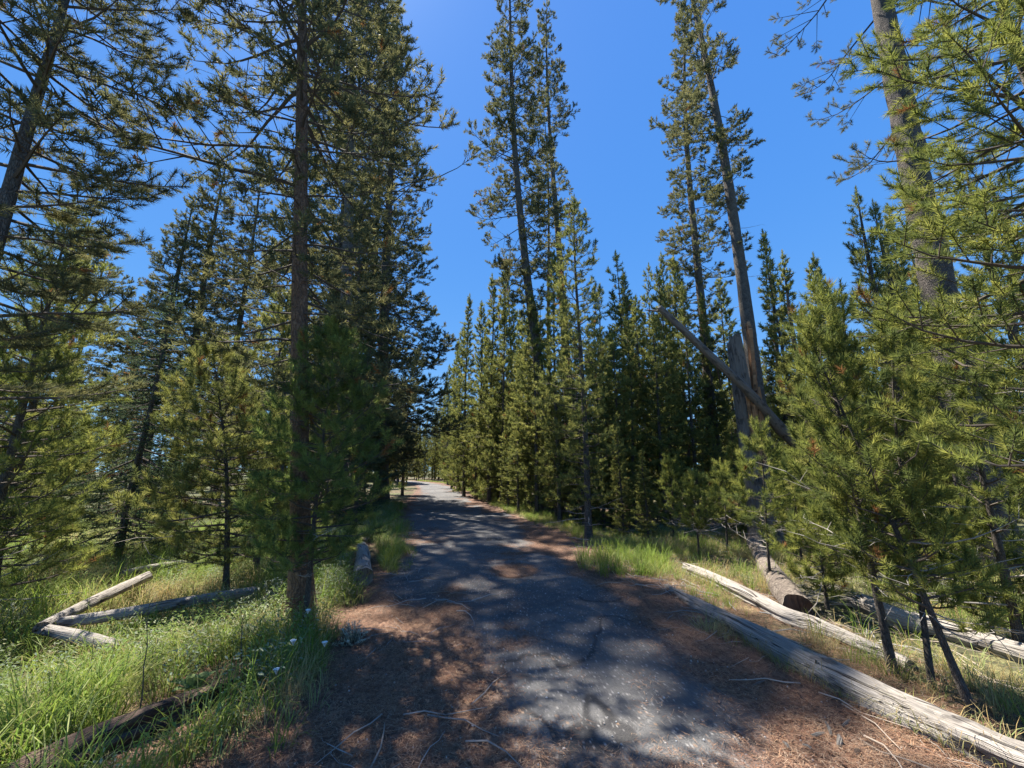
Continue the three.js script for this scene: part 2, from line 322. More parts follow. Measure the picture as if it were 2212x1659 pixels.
function makeTree(o) {                                   // -> geometries of trunk, crown and dead branches
  o = { ...BASE, ...LOD[o.lod], ...o };
  const R = rng(o.seed), H = o.H, sway = o.sway ?? 0.012 * H, lx = o.lean?.[0] ?? 0, lz = o.lean?.[1] ?? 0, bow = o.bow ?? 0;
  const p1 = R() * 6, p2 = R() * 6;
  const axis = (h) => { const t = clamp(h / H, 0, 1); return [lx * t + bow * Math.sin(t * 3.14) + sway * t * Math.sin(t * 5 + p1), lz * t + sway * t * Math.sin(t * 4.2 + p2)]; };
  const radius = (h) => { const t = clamp(h / H, 0, 1); return o.r0 * (Math.pow(1 - t, 0.8) * 0.96 + 0.02) * (1 + (o.flare ?? 0.45) * Math.exp(-Math.max(0, h) / (o.r0 * 2.2))); };
  const G = new Soup(5);
  for (let k = 0; k < o.nb; k++) {
    const t = Math.pow((k + R() * 0.8) / o.nb, o.pack ?? 1), h = lerp(o.cb, H * 0.985, t), [ax, az] = axis(h);
    const phi = k * 2.39996 + (R() - 0.5) * 1.1;
    const rag = clamp(1 + o.ragged * (2.6 * (vnoise(h * 0.9 + 50, phi * 0.9, o.seed) - 0.5) + (R() - 0.5) * 0.7), 0.12, 1.9);
    if (o.gap && vnoise(h * 0.55 + 9, (phi % 6.283) * 0.65, o.seed + 5) < o.gap) continue;
    const L = Math.max(0.1, o.bl * SHAPE[o.shape](t) * rag + 0.06), el = lerp(o.el0, o.el1, t * t) + (R() - 0.5) * 0.3;
    if (o.keepBough && !o.keepBough(phi, h)) continue;
    bough(G, o, R, [ax, h, az], phi, el, L, Math.min(radius(h) * 0.55, 0.006 + L * 0.0105), o.bare ?? 0);
  }
  for (const [h, az, el, L, bare] of o.extra ?? []) { const [ax, z] = axis(h); bough(G, o, R, [ax, h, z], az, el, L, 0.008 + L * 0.009, bare); }
  const [tx, tz] = axis(H), [sx, sz] = axis(H - 0.3);
  const ld = new THREE.Vector3(tx - sx, 0.3, tz - sz).normalize().toArray();
  shoot(G, o, R, [sx, H - 0.3, sz], ld, 0.42);
  const dead = [];
  for (let k = 0; k < o.dead; k++) {                     // bare dead branches below the living crown
    const D = new Soup(1), h = lerp(Math.min(0.45, o.cb), o.deadTop ?? Math.max(o.cb * 1.1, 1), (k + R()) / o.dead), [ax, az] = axis(h), L = (o.deadLen ?? 0.7) * (0.5 + R());
    const R2 = R() * 6.28;
    let q = [ax, h, az], a = R2, e = 0.1 - 0.5 * R();
    const r = 0.003 + 0.007 * L, m = 5;
    for (let i = 0; i < m; i++) {
      a += (R() - 0.5) * 0.5; e += (R() - 0.3) * 0.35;
      const d = dirOf(a, e), nq = [q[0] + d[0] * L / m, q[1] + d[1] * L / m, q[2] + d[2] * L / m];
      D.stick(0, q, nq, r * (1 - i / m * 0.8), r * (1 - (i + 1) / m * 0.8), 4);
      if (i > 0) { const sd = dirOf(a + (R() < 0.5 ? 1 : -1) * (0.6 + R() * 0.5), e + (R() - 0.5) * 0.8), sl = L * (0.12 + 0.25 * R()); D.stick(0, nq, [nq[0] + sd[0] * sl, nq[1] + sd[1] * sl, nq[2] + sd[2] * sl], r * 0.4, r * 0.12, 3); }
      q = nq;
    }
    dead.push(D.build());
  }
  return { trunk: trunkGeo(axis, H, radius, { sides: o.tsides ?? 12, step: o.tstep ?? 0.3, rough: o.trough ?? 0.05, seed: o.seed, tile: o.tile ?? 0.6 }), crown: G.build(), dead, o, tris: G.count, axis };
}
let needleTris = 0;
function plant(name, label, category, [x, z], opts, group) {
  const t = makeTree(opts), g = thing(name, x, hgt(x, z), z);
  needleTris += t.tris;
  tag(g, label, category, group);
  part('trunk', t.trunk, opts.bark ?? barkGrey, g);
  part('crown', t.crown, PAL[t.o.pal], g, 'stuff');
  for (const d of t.dead) part('dead_branch', d, opts.deadMat ?? twigGrey, g);
  return g;
}

// ------------------------------------------------------------------ ground and path
{
  // forest floor: needle litter, crumbs of bark and moss; uv in metres / 3
  const floorMap = tex(1024, 1024, (u, v) => {
    const a = fbm(u * 6, v * 6, 101, 4, 6, 6), b = fbm(u * 90, v * 90, 105, 3, 90, 90), st = fbm(u * 160 + 6 * a, v * 40, 109, 2, 160, 40), st2 = fbm(u * 40, v * 160 + 6 * a, 112, 2, 40, 160);
    let c = mix3([0.085, 0.055, 0.035], [0.21, 0.14, 0.085], clamp(b * 1.2 - 0.1));
    c = mix3(c, [0.30, 0.20, 0.12], 0.6 * smooth(0.62, 0.8, Math.max(st, st2)));
    c = mix3(c, [0.035, 0.028, 0.02], 0.7 * smooth(0.58, 0.55, fbm(u * 30, v * 30, 120, 3, 30, 30)));
    return toS(c);
  }, true);
  const floorBump = tex(512, 512, (u, v) => { const b = fbm(u * 60, v * 60, 130, 4, 60, 60); return [b, b, b]; });
  const nx = 230, nz = 260, pos = [], uv = [], col = [], idx = [];
  for (let j = 0; j <= nz; j++) for (let i = 0; i <= nx; i++) {
    const s = i / nx * 2 - 1, t = j / nz, x = Math.sign(s) * (Math.abs(s) * 9 + Math.pow(Math.abs(s), 4) * 260), z = 14 - 24 * t * 1.6 - Math.pow(t, 4) * 330;
    const p = pathAt(z), off = Math.abs(x - p.x) - p.hw, inPath = smooth(0.25, -0.35, off);
    pos.push(x, hgt(x, z) - 0.05 * inPath, z); uv.push(x / 3, z / 3);
    const green = smooth(0.42, 0.6, fbm(x * 0.5 + 7, z * 0.5, 140, 3)) * smooth(0.1, 0.9, off) * 0.7 + (x < p.x ? 0.3 * smooth(0.2, 1.2, off) : 0);
    const g = clamp(Math.max(green, 0.85 * smooth(9, 16, off))), n = 0.8 + 0.4 * fbm(x * 2, z * 2, 150, 2);
    col.push(lerp(1, 0.62, g) * n, lerp(1, 1.05, g) * n, lerp(1, 0.6, g) * n);
  }
  for (let j = 0; j < nz; j++) for (let i = 0; i < nx; i++) { const a = j * (nx + 1) + i, b = a + nx + 1; idx.push(a, a + 1, b, a + 1, b + 1, b); }
  const g = new THREE.BufferGeometry();
  g.setAttribute('position', new THREE.Float32BufferAttribute(pos, 3)); g.setAttribute('uv', new THREE.Float32BufferAttribute(uv, 2)); g.setAttribute('color', new THREE.Float32BufferAttribute(col, 3));
  g.setIndex(idx); g.computeVertexNormals();
  const m = part('ground', g, std({ name: 'forest_floor', map: floorMap, bumpMap: floorBump, bumpScale: 0.03, vertexColors: true, roughness: 1 }), scene, 'structure');
  tag(m, 'brown forest floor of needles and soil beneath the pines', 'ground');
}

// where old asphalt shows and where pine litter has drifted over it (world metres, from the photo's outlines)
const crop = (x, y) => { const q = onGround((800 + x * 0.5878) * 0.8848, (900 + y * 0.5877) * 0.8848); return [q[0], q[2]]; };
const asphaltOutline = [[335, 462], [330, 520], [345, 600], [385, 735], [300, 830], [262, 900], [268, 985], [380, 990], [445, 975], [490, 905], [545, 900], [590, 985], [640, 1085], [662, 1180], [742, 1300], [715, 1430], [760, 1520], [850, 1560], [905, 1600], [940, 1659],
  [1446, 1659], [1600, 1659], [1590, 1480], [1446, 1330], [1285, 1110], [1160, 955], [1010, 880], [930, 800], [835, 765], [800, 680], [755, 615], [610, 520], [520, 462]].map(([x, y]) => crop(x, y));
function insideOutline(x, z) {                           // signed distance in metres, positive inside
  let best = 1e9, inn = false;
  const P = asphaltOutline;
  for (let i = 0, j = P.length - 1; i < P.length; j = i++) {
    const [ax, az] = P[j], [bx, bz] = P[i], dx = bx - ax, dz = bz - az, t = clamp(((x - ax) * dx + (z - az) * dz) / (dx * dx + dz * dz));
    best = Math.min(best, Math.hypot(x - ax - dx * t, z - az - dz * t));
    if ((az > z) !== (bz > z) && x < (bx - ax) * (z - az) / (bz - az) + ax) inn = !inn;
  }
  return inn ? best : -best;
}
const pothole = crop(775, 840), ruts = crop(720, 770), hole2 = crop(300, 1040);
function asphaltCover(x, z) {                            // 1 bare asphalt .. 0 litter
  const p = pathAt(z), d = x - p.x;
  let sd;
  if (z < -16) sd = Math.min(d + 1.55 + (fbm(x, z * 0.4, 170, 3) - 0.5) * 0.7, 1.0 - d + (fbm(x * 0.8, z * 0.4, 173, 3) - 0.5) * 1.3);
  else if (z > -2.55) sd = Math.min(d + 0.45, 1.25 - d);
  else sd = insideOutline(x, z) + 0.14 * smooth(0.3, 1.4, d) * smooth(-9, -5, z);
  sd += (fbm(x * 2.2, z * 2.2, 176, 4) - 0.5) * 0.42;
  let a = smooth(-0.24, 0.08, sd);
  const ph = Math.hypot((x - pothole[0]) / 0.42, (z - pothole[1]) / 0.5) + (fbm(x * 4, z * 4, 180, 3) - 0.5) * 0.6;
  a *= smooth(0.7, 1.0, ph);
  const ru = Math.hypot((x - ruts[0]) / 0.65, (z - ruts[1]) / 0.9);
  a *= 1 - (1 - smooth(0.6, 1.1, ru)) * smooth(0.46, 0.56, fbm(x * 1.2, z * 5, 184, 3));
  a *= 1 - 0.8 * smooth(0.60, 0.68, fbm(x * 1.1 + 20, z * 1.1, 188, 4)) * smooth(0.9, 0.1, sd);
  return clamp(a);
}
const S0 = 6, S1 = 135, LK = 2.2, vOf = (z) => Math.log(1 + (S0 - z) / LK) / Math.log(1 + (S0 + S1) / LK), zOf = (v) => S0 - LK * (Math.pow(1 + (S0 + S1) / LK, v) - 1);
{
  const HALF = 2.5, W = 1024, H = 2048;
  const bumpArr = new Uint8Array(0);
  const map = tex(W, H, (u, v) => {
    const z = zOf(v), x = pathAt(z).x + (u * 2 - 1) * HALF;
    const a = asphaltCover(x, z);
    const f = fbm(x * 9, z * 9, 200, 3), s1 = hash(Math.floor(x / 0.009), Math.floor(z / 0.012), 3), s2 = hash(Math.floor(x / 0.014 + f), Math.floor(z / 0.016), 4), w = fbm(x * 0.9, z * 0.9, 204, 3);
    const st = fbm(x * 60 + 8 * f, z * 18, 206, 2), st2 = fbm(x * 18, z * 60 + 8 * f, 207, 2);
    // asphalt: grey binder, paler where it has worn, pale chips of aggregate
    let c = mix3([0.070, 0.070, 0.073], [0.140, 0.136, 0.132], clamp(w * 1.5 - 0.25 + (f - 0.5) * 0.5));
    c = mix3(c, [0.05, 0.05, 0.055], 0.55 * smooth(0.6, 0.74, f));
    c = c.map((q) => q * (0.86 + 0.28 * s1));
    c = mix3(c, [0.028, 0.027, 0.028], 0.85 * (1 - smooth(0.006, 0.02, Math.abs(fbm(x * 0.9 + 14, z * 0.7, 208, 4) - 0.5))) * smooth(0.5, 0.58, fbm(x * 0.6, z * 0.6 + 31, 209, 2)));
    if (s2 > 0.982) c = mix3(c, [0.34, 0.325, 0.31], 0.75); else if (s1 > 0.95) c = mix3(c, [0.24, 0.23, 0.22], 0.5);
    // litter: red-brown fallen needles and bark crumbs
    let l = mix3([0.082, 0.042, 0.027], [0.185, 0.102, 0.066], clamp(st * 1.3 - 0.2));
    l = mix3(l, [0.32, 0.185, 0.12], 0.6 * smooth(0.6, 0.78, Math.max(st, st2)));
    l = mix3(l, [0.05, 0.03, 0.022], 0.6 * smooth(0.58, 0.72, fbm(x * 22, z * 22, 210, 2)));
    l = mix3(l, [0.09, 0.055, 0.04], 0.55 * smooth(0.45, 0.65, fbm(x * 0.8 + 3, z * 0.8, 214, 3)));
    l = l.map((q) => q * (0.75 + 0.5 * s1));
    const drift = clamp(a - (1 - a) * 0 + (st - 0.5) * 1.6 * (1 - Math.abs(a * 2 - 1)));
    c = mix3(l, c, drift);
    if (a > 0.6 && hash(Math.floor(x / 0.02), Math.floor(z / 0.012), 9) > 0.985) c = mix3(c, [0.30, 0.19, 0.12], 0.7);
    return toS(c);
  }, true);
  map.wrapS = map.wrapT = THREE.ClampToEdgeWrapping;
  const bump = tex(512, 512, (u, v) => { const b = 0.5 * fbm(u * 120, v * 120, 220, 2, 120, 120) + 0.5 * hash(Math.floor(u * 256), Math.floor(v * 256), 5); return [b, b, b]; });
  bump.channel = 1;
  const nx = 56, nz = 420, pos = [], uv = [], uv1 = [], idx = [];
  for (let j = 0; j <= nz; j++) for (let i = 0; i <= nx; i++) {
    const v = j / nz, z = zOf(v), p = pathAt(z), e = (i / nx * 2 - 1), side = 0.35 * (fbm(e * 3 + 60, z * 1.3, 230, 3) - 0.5) * Math.abs(e);
    const x = p.x + (e + side * 0.3) * HALF, off = Math.abs(x - p.x) - p.hw;
    let y = 0.012 + 0.03 * (1 - smooth(-0.1, 0.55, off)) * (0.4 + asphaltCover(x, z) * 0.45) + hgt(x, z) - 0.05 * smooth(0.25, 0.62, off) - 0.008;
    y += (fbm(x * 1.6, z * 1.6, 233, 3) - 0.5) * 0.05 * (1 - smooth(-0.2, 0.3, off));
    const ph = Math.hypot((x - pothole[0]) / 0.45, (z - pothole[1]) / 0.5);
    y -= 0.035 * (1 - smooth(0.5, 1.05, ph));
    pos.push(x, y, z); uv.push((x - p.x) / HALF / 2 + 0.5, v); uv1.push(x, z);
  }
  for (let j = 0; j < nz; j++) for (let i = 0; i < nx; i++) { const a = j * (nx + 1) + i, b = a + nx + 1; idx.push(a, a + 1, b, a + 1, b + 1, b); }
  const g = new THREE.BufferGeometry();
  g.setAttribute('position', new THREE.Float32BufferAttribute(pos, 3)); g.setAttribute('uv', new THREE.Float32BufferAttribute(uv, 2)); g.setAttribute('uv1', new THREE.Float32BufferAttribute(uv1, 2));
  g.setIndex(idx); g.computeVertexNormals();
  tag(part('path', g, std({ name: 'old_asphalt', map, bumpMap: bump, bumpScale: 0.012, roughness: 0.93 }), scene, 'structure'), 'worn asphalt path strewn with red-brown pine needles', 'path');
}
const groundAt = (x, z) => { const p = pathAt(z), off = Math.abs(x - p.x) - p.hw; return hgt(x, z) + 0.02 * (1 - smooth(0.0, 0.5, off)); };

// ------------------------------------------------------------------ tall old pines
const leanTo = ([bx, bz], px, py, H) => { const q = atDepth(px, py, bz); return [(q[0] - bx) / q[1] * H, 0]; };
const gp = (px, py) => { const q = onGround(px, py); return [q[0], q[2]]; };
const OLD = { pal: 'old', shape: 'tall', upturn: 0.7, sag: 0.3, tw: 5, inner: 0.3, spread: 0.45, fork: 3.0, el0: -0.15, el1: 0.8, ragged: 0.6, tsides: 18 };
let b;
b = gp(652, 1352);
plant('pine_tree', 'tall pine with rust-brown bark rising from the grassy verge beside the path', 'tree', b,
  { ...OLD, lod: 'n2', seed: 11, H: 15.5, r0: 0.112, flare: 0.8, cb: 2.5, bl: 1.7, nb: 225, fork: 3.3, lean: leanTo(b, 622, 60, 15.5), bow: 0.1, bark: barkWarm, gap: 0.24, dead: 26, deadTop: 9, deadLen: 1.0, tstep: 0.15, tsides: 24, deadMat: twigMat, ragged: 0.7 });
b = [-5.6, -13.6];
plant('pine_tree', 'tall straight grey pine standing behind the rust-barked pine', 'tree', b,
  { ...OLD, lod: 'n3', seed: 12, H: 27, r0: 0.25, cb: 14.5, bl: 2.6, nb: 170, fork: 3.4, lean: leanTo(b, 772, 60, 27), dead: 10, deadTop: 10 });
b = gp(822, 1092);
const densePine = plant('pine_tree', 'dense dark pine with boughs nearly to the ground at the shaded path edge', 'tree', b,
  { ...OLD, lod: 'n3', seed: 13, H: 28, r0: 0.33, cb: 2.0, bl: 3.5, nb: 255, lean: leanTo(b, 852, 60, 28), shape: 'cone', ragged: 0.55, extra: [[16.6, Math.PI / 2 - 0.1, 0.2, 5.2, 0.78]], el0: -0.1 });
for (const [x, z, k, turn, lab] of [[-8.6, -18.2, 0.84, 2.1, 'dense dark pine standing just behind the tall straight grey pine'], [-9.4, -24.5, 0.95, 4.0, 'dense dark pine deepest in the shaded group']]) {
  const c = densePine.clone();
  c.name = numbered('pine_tree'); c.position.set(x, hgt(x, z), z); c.scale.setScalar(k); c.rotation.y = turn;
  tag(c, lab, 'tree'); scene.add(c);
}
b = [-6.4, -16.4];
plant('pine_tree', 'shaggy dark pine in front of the dense dark pine on the shaded edge', 'tree', b,
  { ...OLD, lod: 'n3', seed: 14, H: 13.5, r0: 0.2, cb: 1.0, bl: 1.9, nb: 150, shape: 'cone', ragged: 0.6, lean: [-0.6, 0] });
b = [-6.3, -11.2];
plant('pine_tree', 'full dark pine filling the space behind the rust-barked trunk', 'tree', b,
  { ...OLD, lod: 'n3', seed: 15, H: 13, r0: 0.14, cb: 2.4, bl: 1.6, nb: 130, shape: 'cone', ragged: 0.6 });
for (const [k, [px, py, z, bl, s, lab]] of [
  [495, 300, -21, 2.9, 21, 'tallest pine of the meadow clump, with a pointed crown'],
  [570, 340, -23.5, 2.6, 22, 'pine half hidden behind the others of the meadow clump'],
  [415, 430, -20, 2.5, 23, 'shorter spreading pine at the open edge of the meadow clump']].entries()) {
  const q = atDepth(px, py, z);
  plant('pine_tree', lab, 'tree', [q[0], z], { ...OLD, lod: 'n3', seed: s, H: q[1], r0: 0.24, cb: 3.8, bl, nb: 160, shape: 'cone', ragged: 0.6, dead: 6, deadTop: 4 }, 'meadow clump of tall pines');
}
for (const [px, py, z, s, lab, ln] of [[205, 400, -15, 31, 'thin leaning pine with sparse crown beyond the spruce', 0.9], [255, 470, -17, 32, 'thin sparse pine partnering the leaning one beyond the spruce', 1.1]]) {
  const q = atDepth(px, py, z);
  plant('pine_tree', lab, 'tree', [q[0] - ln, z], { ...OLD, lod: 'n3', seed: s, H: q[1], r0: 0.13, cb: 3.2, bl: 1.5, nb: 60, lean: [ln, 0], gap: 0.32, shape: 'column' }, 'thin pines beyond the spruce');
}
b = gp(1202, 1112);
plant('pine_tree', 'tall leaning pine with clumped crown on the sunlit path edge', 'tree', b,
  { ...OLD, lod: 'n3', seed: 16, H: 27, r0: 0.24, cb: 7.6, bl: 1.65, nb: 270, fork: 3.4, lean: leanTo(b, 1112, 190, 27), gap: 0.38, ragged: 0.75, dead: 8, deadTop: 9, pal: 'old', bow: -0.15 });
b = [2.6, -18.6];
plant('pine_tree', 'tall bare-stemmed pine just behind the leaning clumped pine', 'tree', b,
  { ...OLD, lod: 'n3', seed: 17, H: 28, r0: 0.24, cb: 11, bl: 1.4, nb: 190, fork: 3.4, lean: leanTo(b, 1187, 60, 28), gap: 0.42, ragged: 0.75, dead: 12, deadTop: 14 });
b = [2.0, -20.6];
plant('pine_tree', 'slim pole-like pine between the two tall pines on the sunlit edge', 'tree', b,
  { ...OLD, lod: 'n3', seed: 18, H: 24, r0: 0.13, cb: 12, bl: 1.4, nb: 60, lean: leanTo(b, 1173, 300, 24), gap: 0.4, dead: 8, deadTop: 12 });
b = [7.15, -11.6];
plant('pine_tree', 'tall pine with long clean trunk rising right behind the broken snag', 'tree', b,
  { ...OLD, lod: 'n3', seed: 19, H: 24, r0: 0.225, cb: 8.4, bl: 1.4, nb: 190, fork: 3.4, lean: leanTo(b, 1512, 40, 24), gap: 0.46, ragged: 0.8, dead: 10, deadTop: 10 });
b = [8.2, -17.0];
plant('pine_tree', 'ragged tall pine with tufted boughs beside the clean-trunked pine', 'tree', b,
  { ...OLD, lod: 'n3', seed: 20, H: 26.5, r0: 0.24, cb: 3.0, bl: 1.45, nb: 260, fork: 3.2, lean: leanTo(b, 1478, 60, 26.5), gap: 0.3, ragged: 0.75 });
b = [7.1, -6.4];
plant('pine_tree', 'massive pine trunk with dark scaly bark behind the bright overhanging boughs', 'tree', b,
  { ...OLD, lod: 'n1', seed: 24, H: 24, r0: 0.27, cb: 6.4, bl: 2.2, nb: 50, lean: leanTo(b, 1906, 10, 24), bark: barkDark, tsides: 72, tstep: 0.035, trough: 0.075, tile: 0.8, dead: 34, deadTop: 8, deadLen: 0.3, deadMat: twigMat, keepBough: (phi, h) => h < 13 });

// ------------------------------------------------------------------ near pines that frame the view
plant('pine_tree', 'pine with long open boughs and slender dark trunk over the meadow', 'tree', [-4.25, -3.05],
  { lod: 'n1', seed: 41, H: 8.2, r0: 0.085, cb: 2.2, bl: 1.2, nb: 112, pal: 'old', shape: 'column', tw: 9, upturn: 0.35, sag: 0.1, spread: 0.34, el0: 0.05, el1: 0.5, ragged: 0.4, flat: 0.5, inner: 0.25 });
plant('young_pine_tree', 'bushy young pine crowding the long grass below the open-boughed pine', 'tree', [-5.95, -4.9],
  { lod: 'n1', seed: 42, H: 5.2, r0: 0.06, cb: 0.35, bl: 1.15, nb: 100, pal: 'near', shape: 'cone', tw: 8, spread: 0.36, el0: 0.18, dead: 6 });
plant('young_pine_tree', 'bushy young pine set back behind the long grass near the spruce', 'tree', [-7.6, -6.4],
  { lod: 'n2', seed: 43, H: 5.6, r0: 0.08, cb: 0.4, bl: 1.1, nb: 110, pal: 'young', shape: 'cone', tw: 8, el0: 0.15, dead: 4 });
b = gp(255, 1196);
plant('spruce_tree', 'dark young spruce with drooping boughs at the meadow edge', 'tree', b,
  { lod: 'n2', seed: 44, H: atDepth(342, 612, b[1])[1], r0: 0.075, cb: 0.35, bl: 1.5, nb: 105, pal: 'spruce', nl: 0.030, nd: 80, nw: 0.022, lean: [0.15, 0], shape: 'cone', upturn: 0.25, sag: 0.1, el0: -0.3, el1: 0.5, keep: 0.5, fork: 2.5, flat: 0.25, tw: 8, inner: 0.15, ragged: 0.3 });
b = gp(490, 1278);
plant('young_pine_tree', 'yellow-green young pine growing beside the weathered rail poles', 'tree', b,
  { lod: 'n1', seed: 45, H: 3.5, r0: 0.042, cb: 0.5, bl: 1.05, nb: 96, pal: 'young', lean: leanTo(b, 465, 800, 3.35), shape: 'column', tw: 8, el0: 0.05, el1: 0.9, dead: 5, bow: 0.08 });
plant('young_pine_tree', 'slim taller young pine just behind the yellow-green one', 'tree', [-4.35, -7.4],
  { lod: 'n2', seed: 46, H: 5.1, r0: 0.05, cb: 1.0, bl: 0.75, nb: 70, pal: 'young', shape: 'column', tw: 8, dead: 5 });
plant('pine_sapling', 'bright green sapling growing against the rust-barked trunk', 'sapling', [-2.04, -4.42],
  { lod: 'n0', seed: 47, H: 3.1, r0: 0.03, cb: 0.6, bl: 0.8, nb: 88, pal: 'fresh', shape: 'column', tw: 8, el0: 0.15, el1: 1.0, dead: 6, deadLen: 0.4 });
{
  const q = atDepth(795, 745, -12);
  plant('spruce_tree', 'narrow dark young spruce under the dense dark pine', 'tree', [q[0], -12],
    { lod: 'n3', seed: 48, H: q[1], r0: 0.07, cb: 0.3, bl: 0.85, nb: 100, pal: 'spruce', nl: 0.035, nd: 90, nw: 0.02, shape: 'cone', keep: 0.45, flat: 0.3, tw: 7, el0: -0.1 });
}
// sunlit side, close to the logs
plant('pine_tree', 'bright pine whose long needled boughs hang over the logs', 'tree', [3.85, -2.5],
  { lod: 'n0', seed: 51, H: 6.6, r0: 0.075, cb: 1.4, bl: 1.45, nb: 150, pal: 'near', shape: 'column', tw: 7, spread: 0.34, upturn: 0.5, el0: 0.1, el1: 0.6, dead: 10, ragged: 0.45, deadTop: 3, keepBough: (phi, h) => Math.cos(phi + 1.95) > -0.35 });
plant('young_pine_tree', 'slender young pine with crooked bare stem between the two pale logs', 'tree', gp(1932, 1462),
  { lod: 'n0', seed: 52, H: 3.3, el0: 0.3, upturn: 0.95, sag: 0.08, r0: 0.032, cb: 0.6, bl: 0.56, gap: 0.2, nb: 54, pal: 'near', shape: 'column', tw: 7, lean: [-0.05, 0], bow: -0.05, dead: 14, deadTop: 1.6, deadLen: 0.55 });
plant('young_pine_tree', 'leaning young pine with forked bare stem above the long pale log', 'tree', gp(2105, 1552),
  { lod: 'n0', seed: 53, H: 2.9, el0: 0.3, upturn: 0.95, sag: 0.08, r0: 0.026, cb: 0.5, bl: 0.54, nb: 50, pal: 'near', gap: 0.2, shape: 'column', tw: 7, lean: [-0.3, -0.5], dead: 9, deadTop: 1.1, deadLen: 0.5 });
plant('young_pine_tree', 'thin-stemmed young pine just behind the leaning forked one', 'tree', gp(2015, 1500),
  { lod: 'n1', seed: 54, H: 3.0, el0: 0.3, upturn: 0.95, sag: 0.08, r0: 0.023, cb: 0.55, bl: 0.5, nb: 48, pal: 'near', gap: 0.2, shape: 'column', tw: 7, lean: [0.5, -0.3], dead: 8, deadTop: 1.1, deadLen: 0.5 });
plant('young_pine_tree', 'bushy young pine hiding the foot of the massive scaly trunk', 'tree', [4.5, -4.0],
  { lod: 'n1', seed: 55, H: 3.1, el0: 0.3, upturn: 0.95, sag: 0.08, r0: 0.04, cb: 0.3, bl: 0.52, nb: 52, gap: 0.25, pal: 'near', shape: 'column', tw: 7, dead: 6 });
for (const [px, py, z, s, bl, lab] of [
  [1735, 690, -6.2, 57, 0.5, 'leafy young pine standing over the bark-covered log'],
  [1810, 620, -7.4, 58, 0.55, 'pointed young pine second behind the bark-covered log'],
  [1690, 545, -13.5, 59, 1.0, 'open-topped pine showing beyond the splintered slab'],
  [1760, 580, -12.0, 60, 1.1, 'pine with feathery tip beyond the young pines by the logs'],
  [1850, 425, -8.6, 61, 1.1, 'taller of the twin pointed pines beside the massive trunk'],
  [1895, 440, -9.2, 62, 1.1, 'shorter of the twin pointed pines beside the massive trunk'],
  [1960, 520, -7.6, 63, 0.7, 'pine with curved tips wedged between the twins and the massive trunk'],
  [1655, 575, -16, 64, 0.7, 'narrow dark-topped pine directly behind the splintered slab'],
  [2090, 330, -7.0, 65, 1.3, 'bright pine showing behind the boughs beyond the massive trunk']]) {
  const q = atDepth(px, py, z), H = q[1];
  plant('young_pine_tree', lab, 'tree', [q[0], z], { lod: -z < 9.5 ? 'n2' : 'n3', seed: s, el0: 0.22, upturn: 0.9, sag: 0.1, H, r0: 0.015 * H + 0.01, cb: 0.5, bl, nb: Math.round(24 + H * 10), gap: 0.22, pal: s === 64 ? 'old' : 'young', shape: 'cone', tw: 8, ragged: 0.4, dead: z > -9 ? 7 : 3, deadLen: 0.6 });
}
for (const [px, py, tx, ty, s, lab] of [
  [1668, 1284, 1638, 935, 66, 'whip-thin pine sapling rising in front of the bark-covered log'],
  [1512, 1215, 1498, 1035, 67, 'small pine sapling at the tip of the shorter pale log'],
  [1572, 1200, 1560, 1005, 68, 'pine sapling with bare grey lower twigs near the snag'],
  [1420, 1130, 1425, 960, 69, 'pine sapling at the shaded foot of the roadside stand'],
  [1735, 1240, 1710, 1010, 70, 'pine sapling behind the bark-covered log'],
  [1790, 1330, 1765, 1120, 72, 'low pine sapling between the shorter silver log and the grey split log'],
  [1900, 1285, 1868, 1050, 73, 'pine sapling growing behind the split grey log'],
  [2030, 1300, 1985, 1060, 74, 'bushy pine sapling behind the split grey log near the massive trunk'],
  [1840, 1225, 1812, 1000, 75, 'pine sapling shaded by the leafy young pine'],
  [2150, 1390, 2085, 1110, 76, 'pine sapling squeezed between the split grey log and the leaning young pine'],
  [1600, 1170, 1588, 960, 77, 'pine sapling beside the foot of the broken snag'],
  [1455, 1165, 1448, 985, 78, 'pine sapling where the roadside stand meets the dry grass']]) {
  const p = gp(px, py), q = atDepth(tx, ty, p[1]);
  plant('pine_sapling', lab, 'sapling', p, { lod: 'n1', seed: s, H: q[1], r0: 0.02, cb: q[1] * (s > 71 ? 0.12 : 0.3), bl: s > 71 ? 0.42 : 0.42, nb: s > 71 ? 42 : 34, el0: 0.25, upturn: 0.9, pal: 'near', shape: 'column', tw: 8, lean: [q[0] - p[0], 0], dead: 12, deadTop: q[1] * 0.45, deadLen: 0.45 });
}
b = gp(1272, 1168);
plant('young_pine_tree', 'leading young pine with tufted spire at the front of the roadside stand', 'tree', b,
  { lod: 'n2', seed: 71, H: 8.9, r0: 0.085, cb: 0.8, bl: 0.95, nb: 130, pal: 'young', shape: 'column', tw: 7, lean: leanTo(b, 1243, 450, 8.9), dead: 8, ragged: 0.5 });

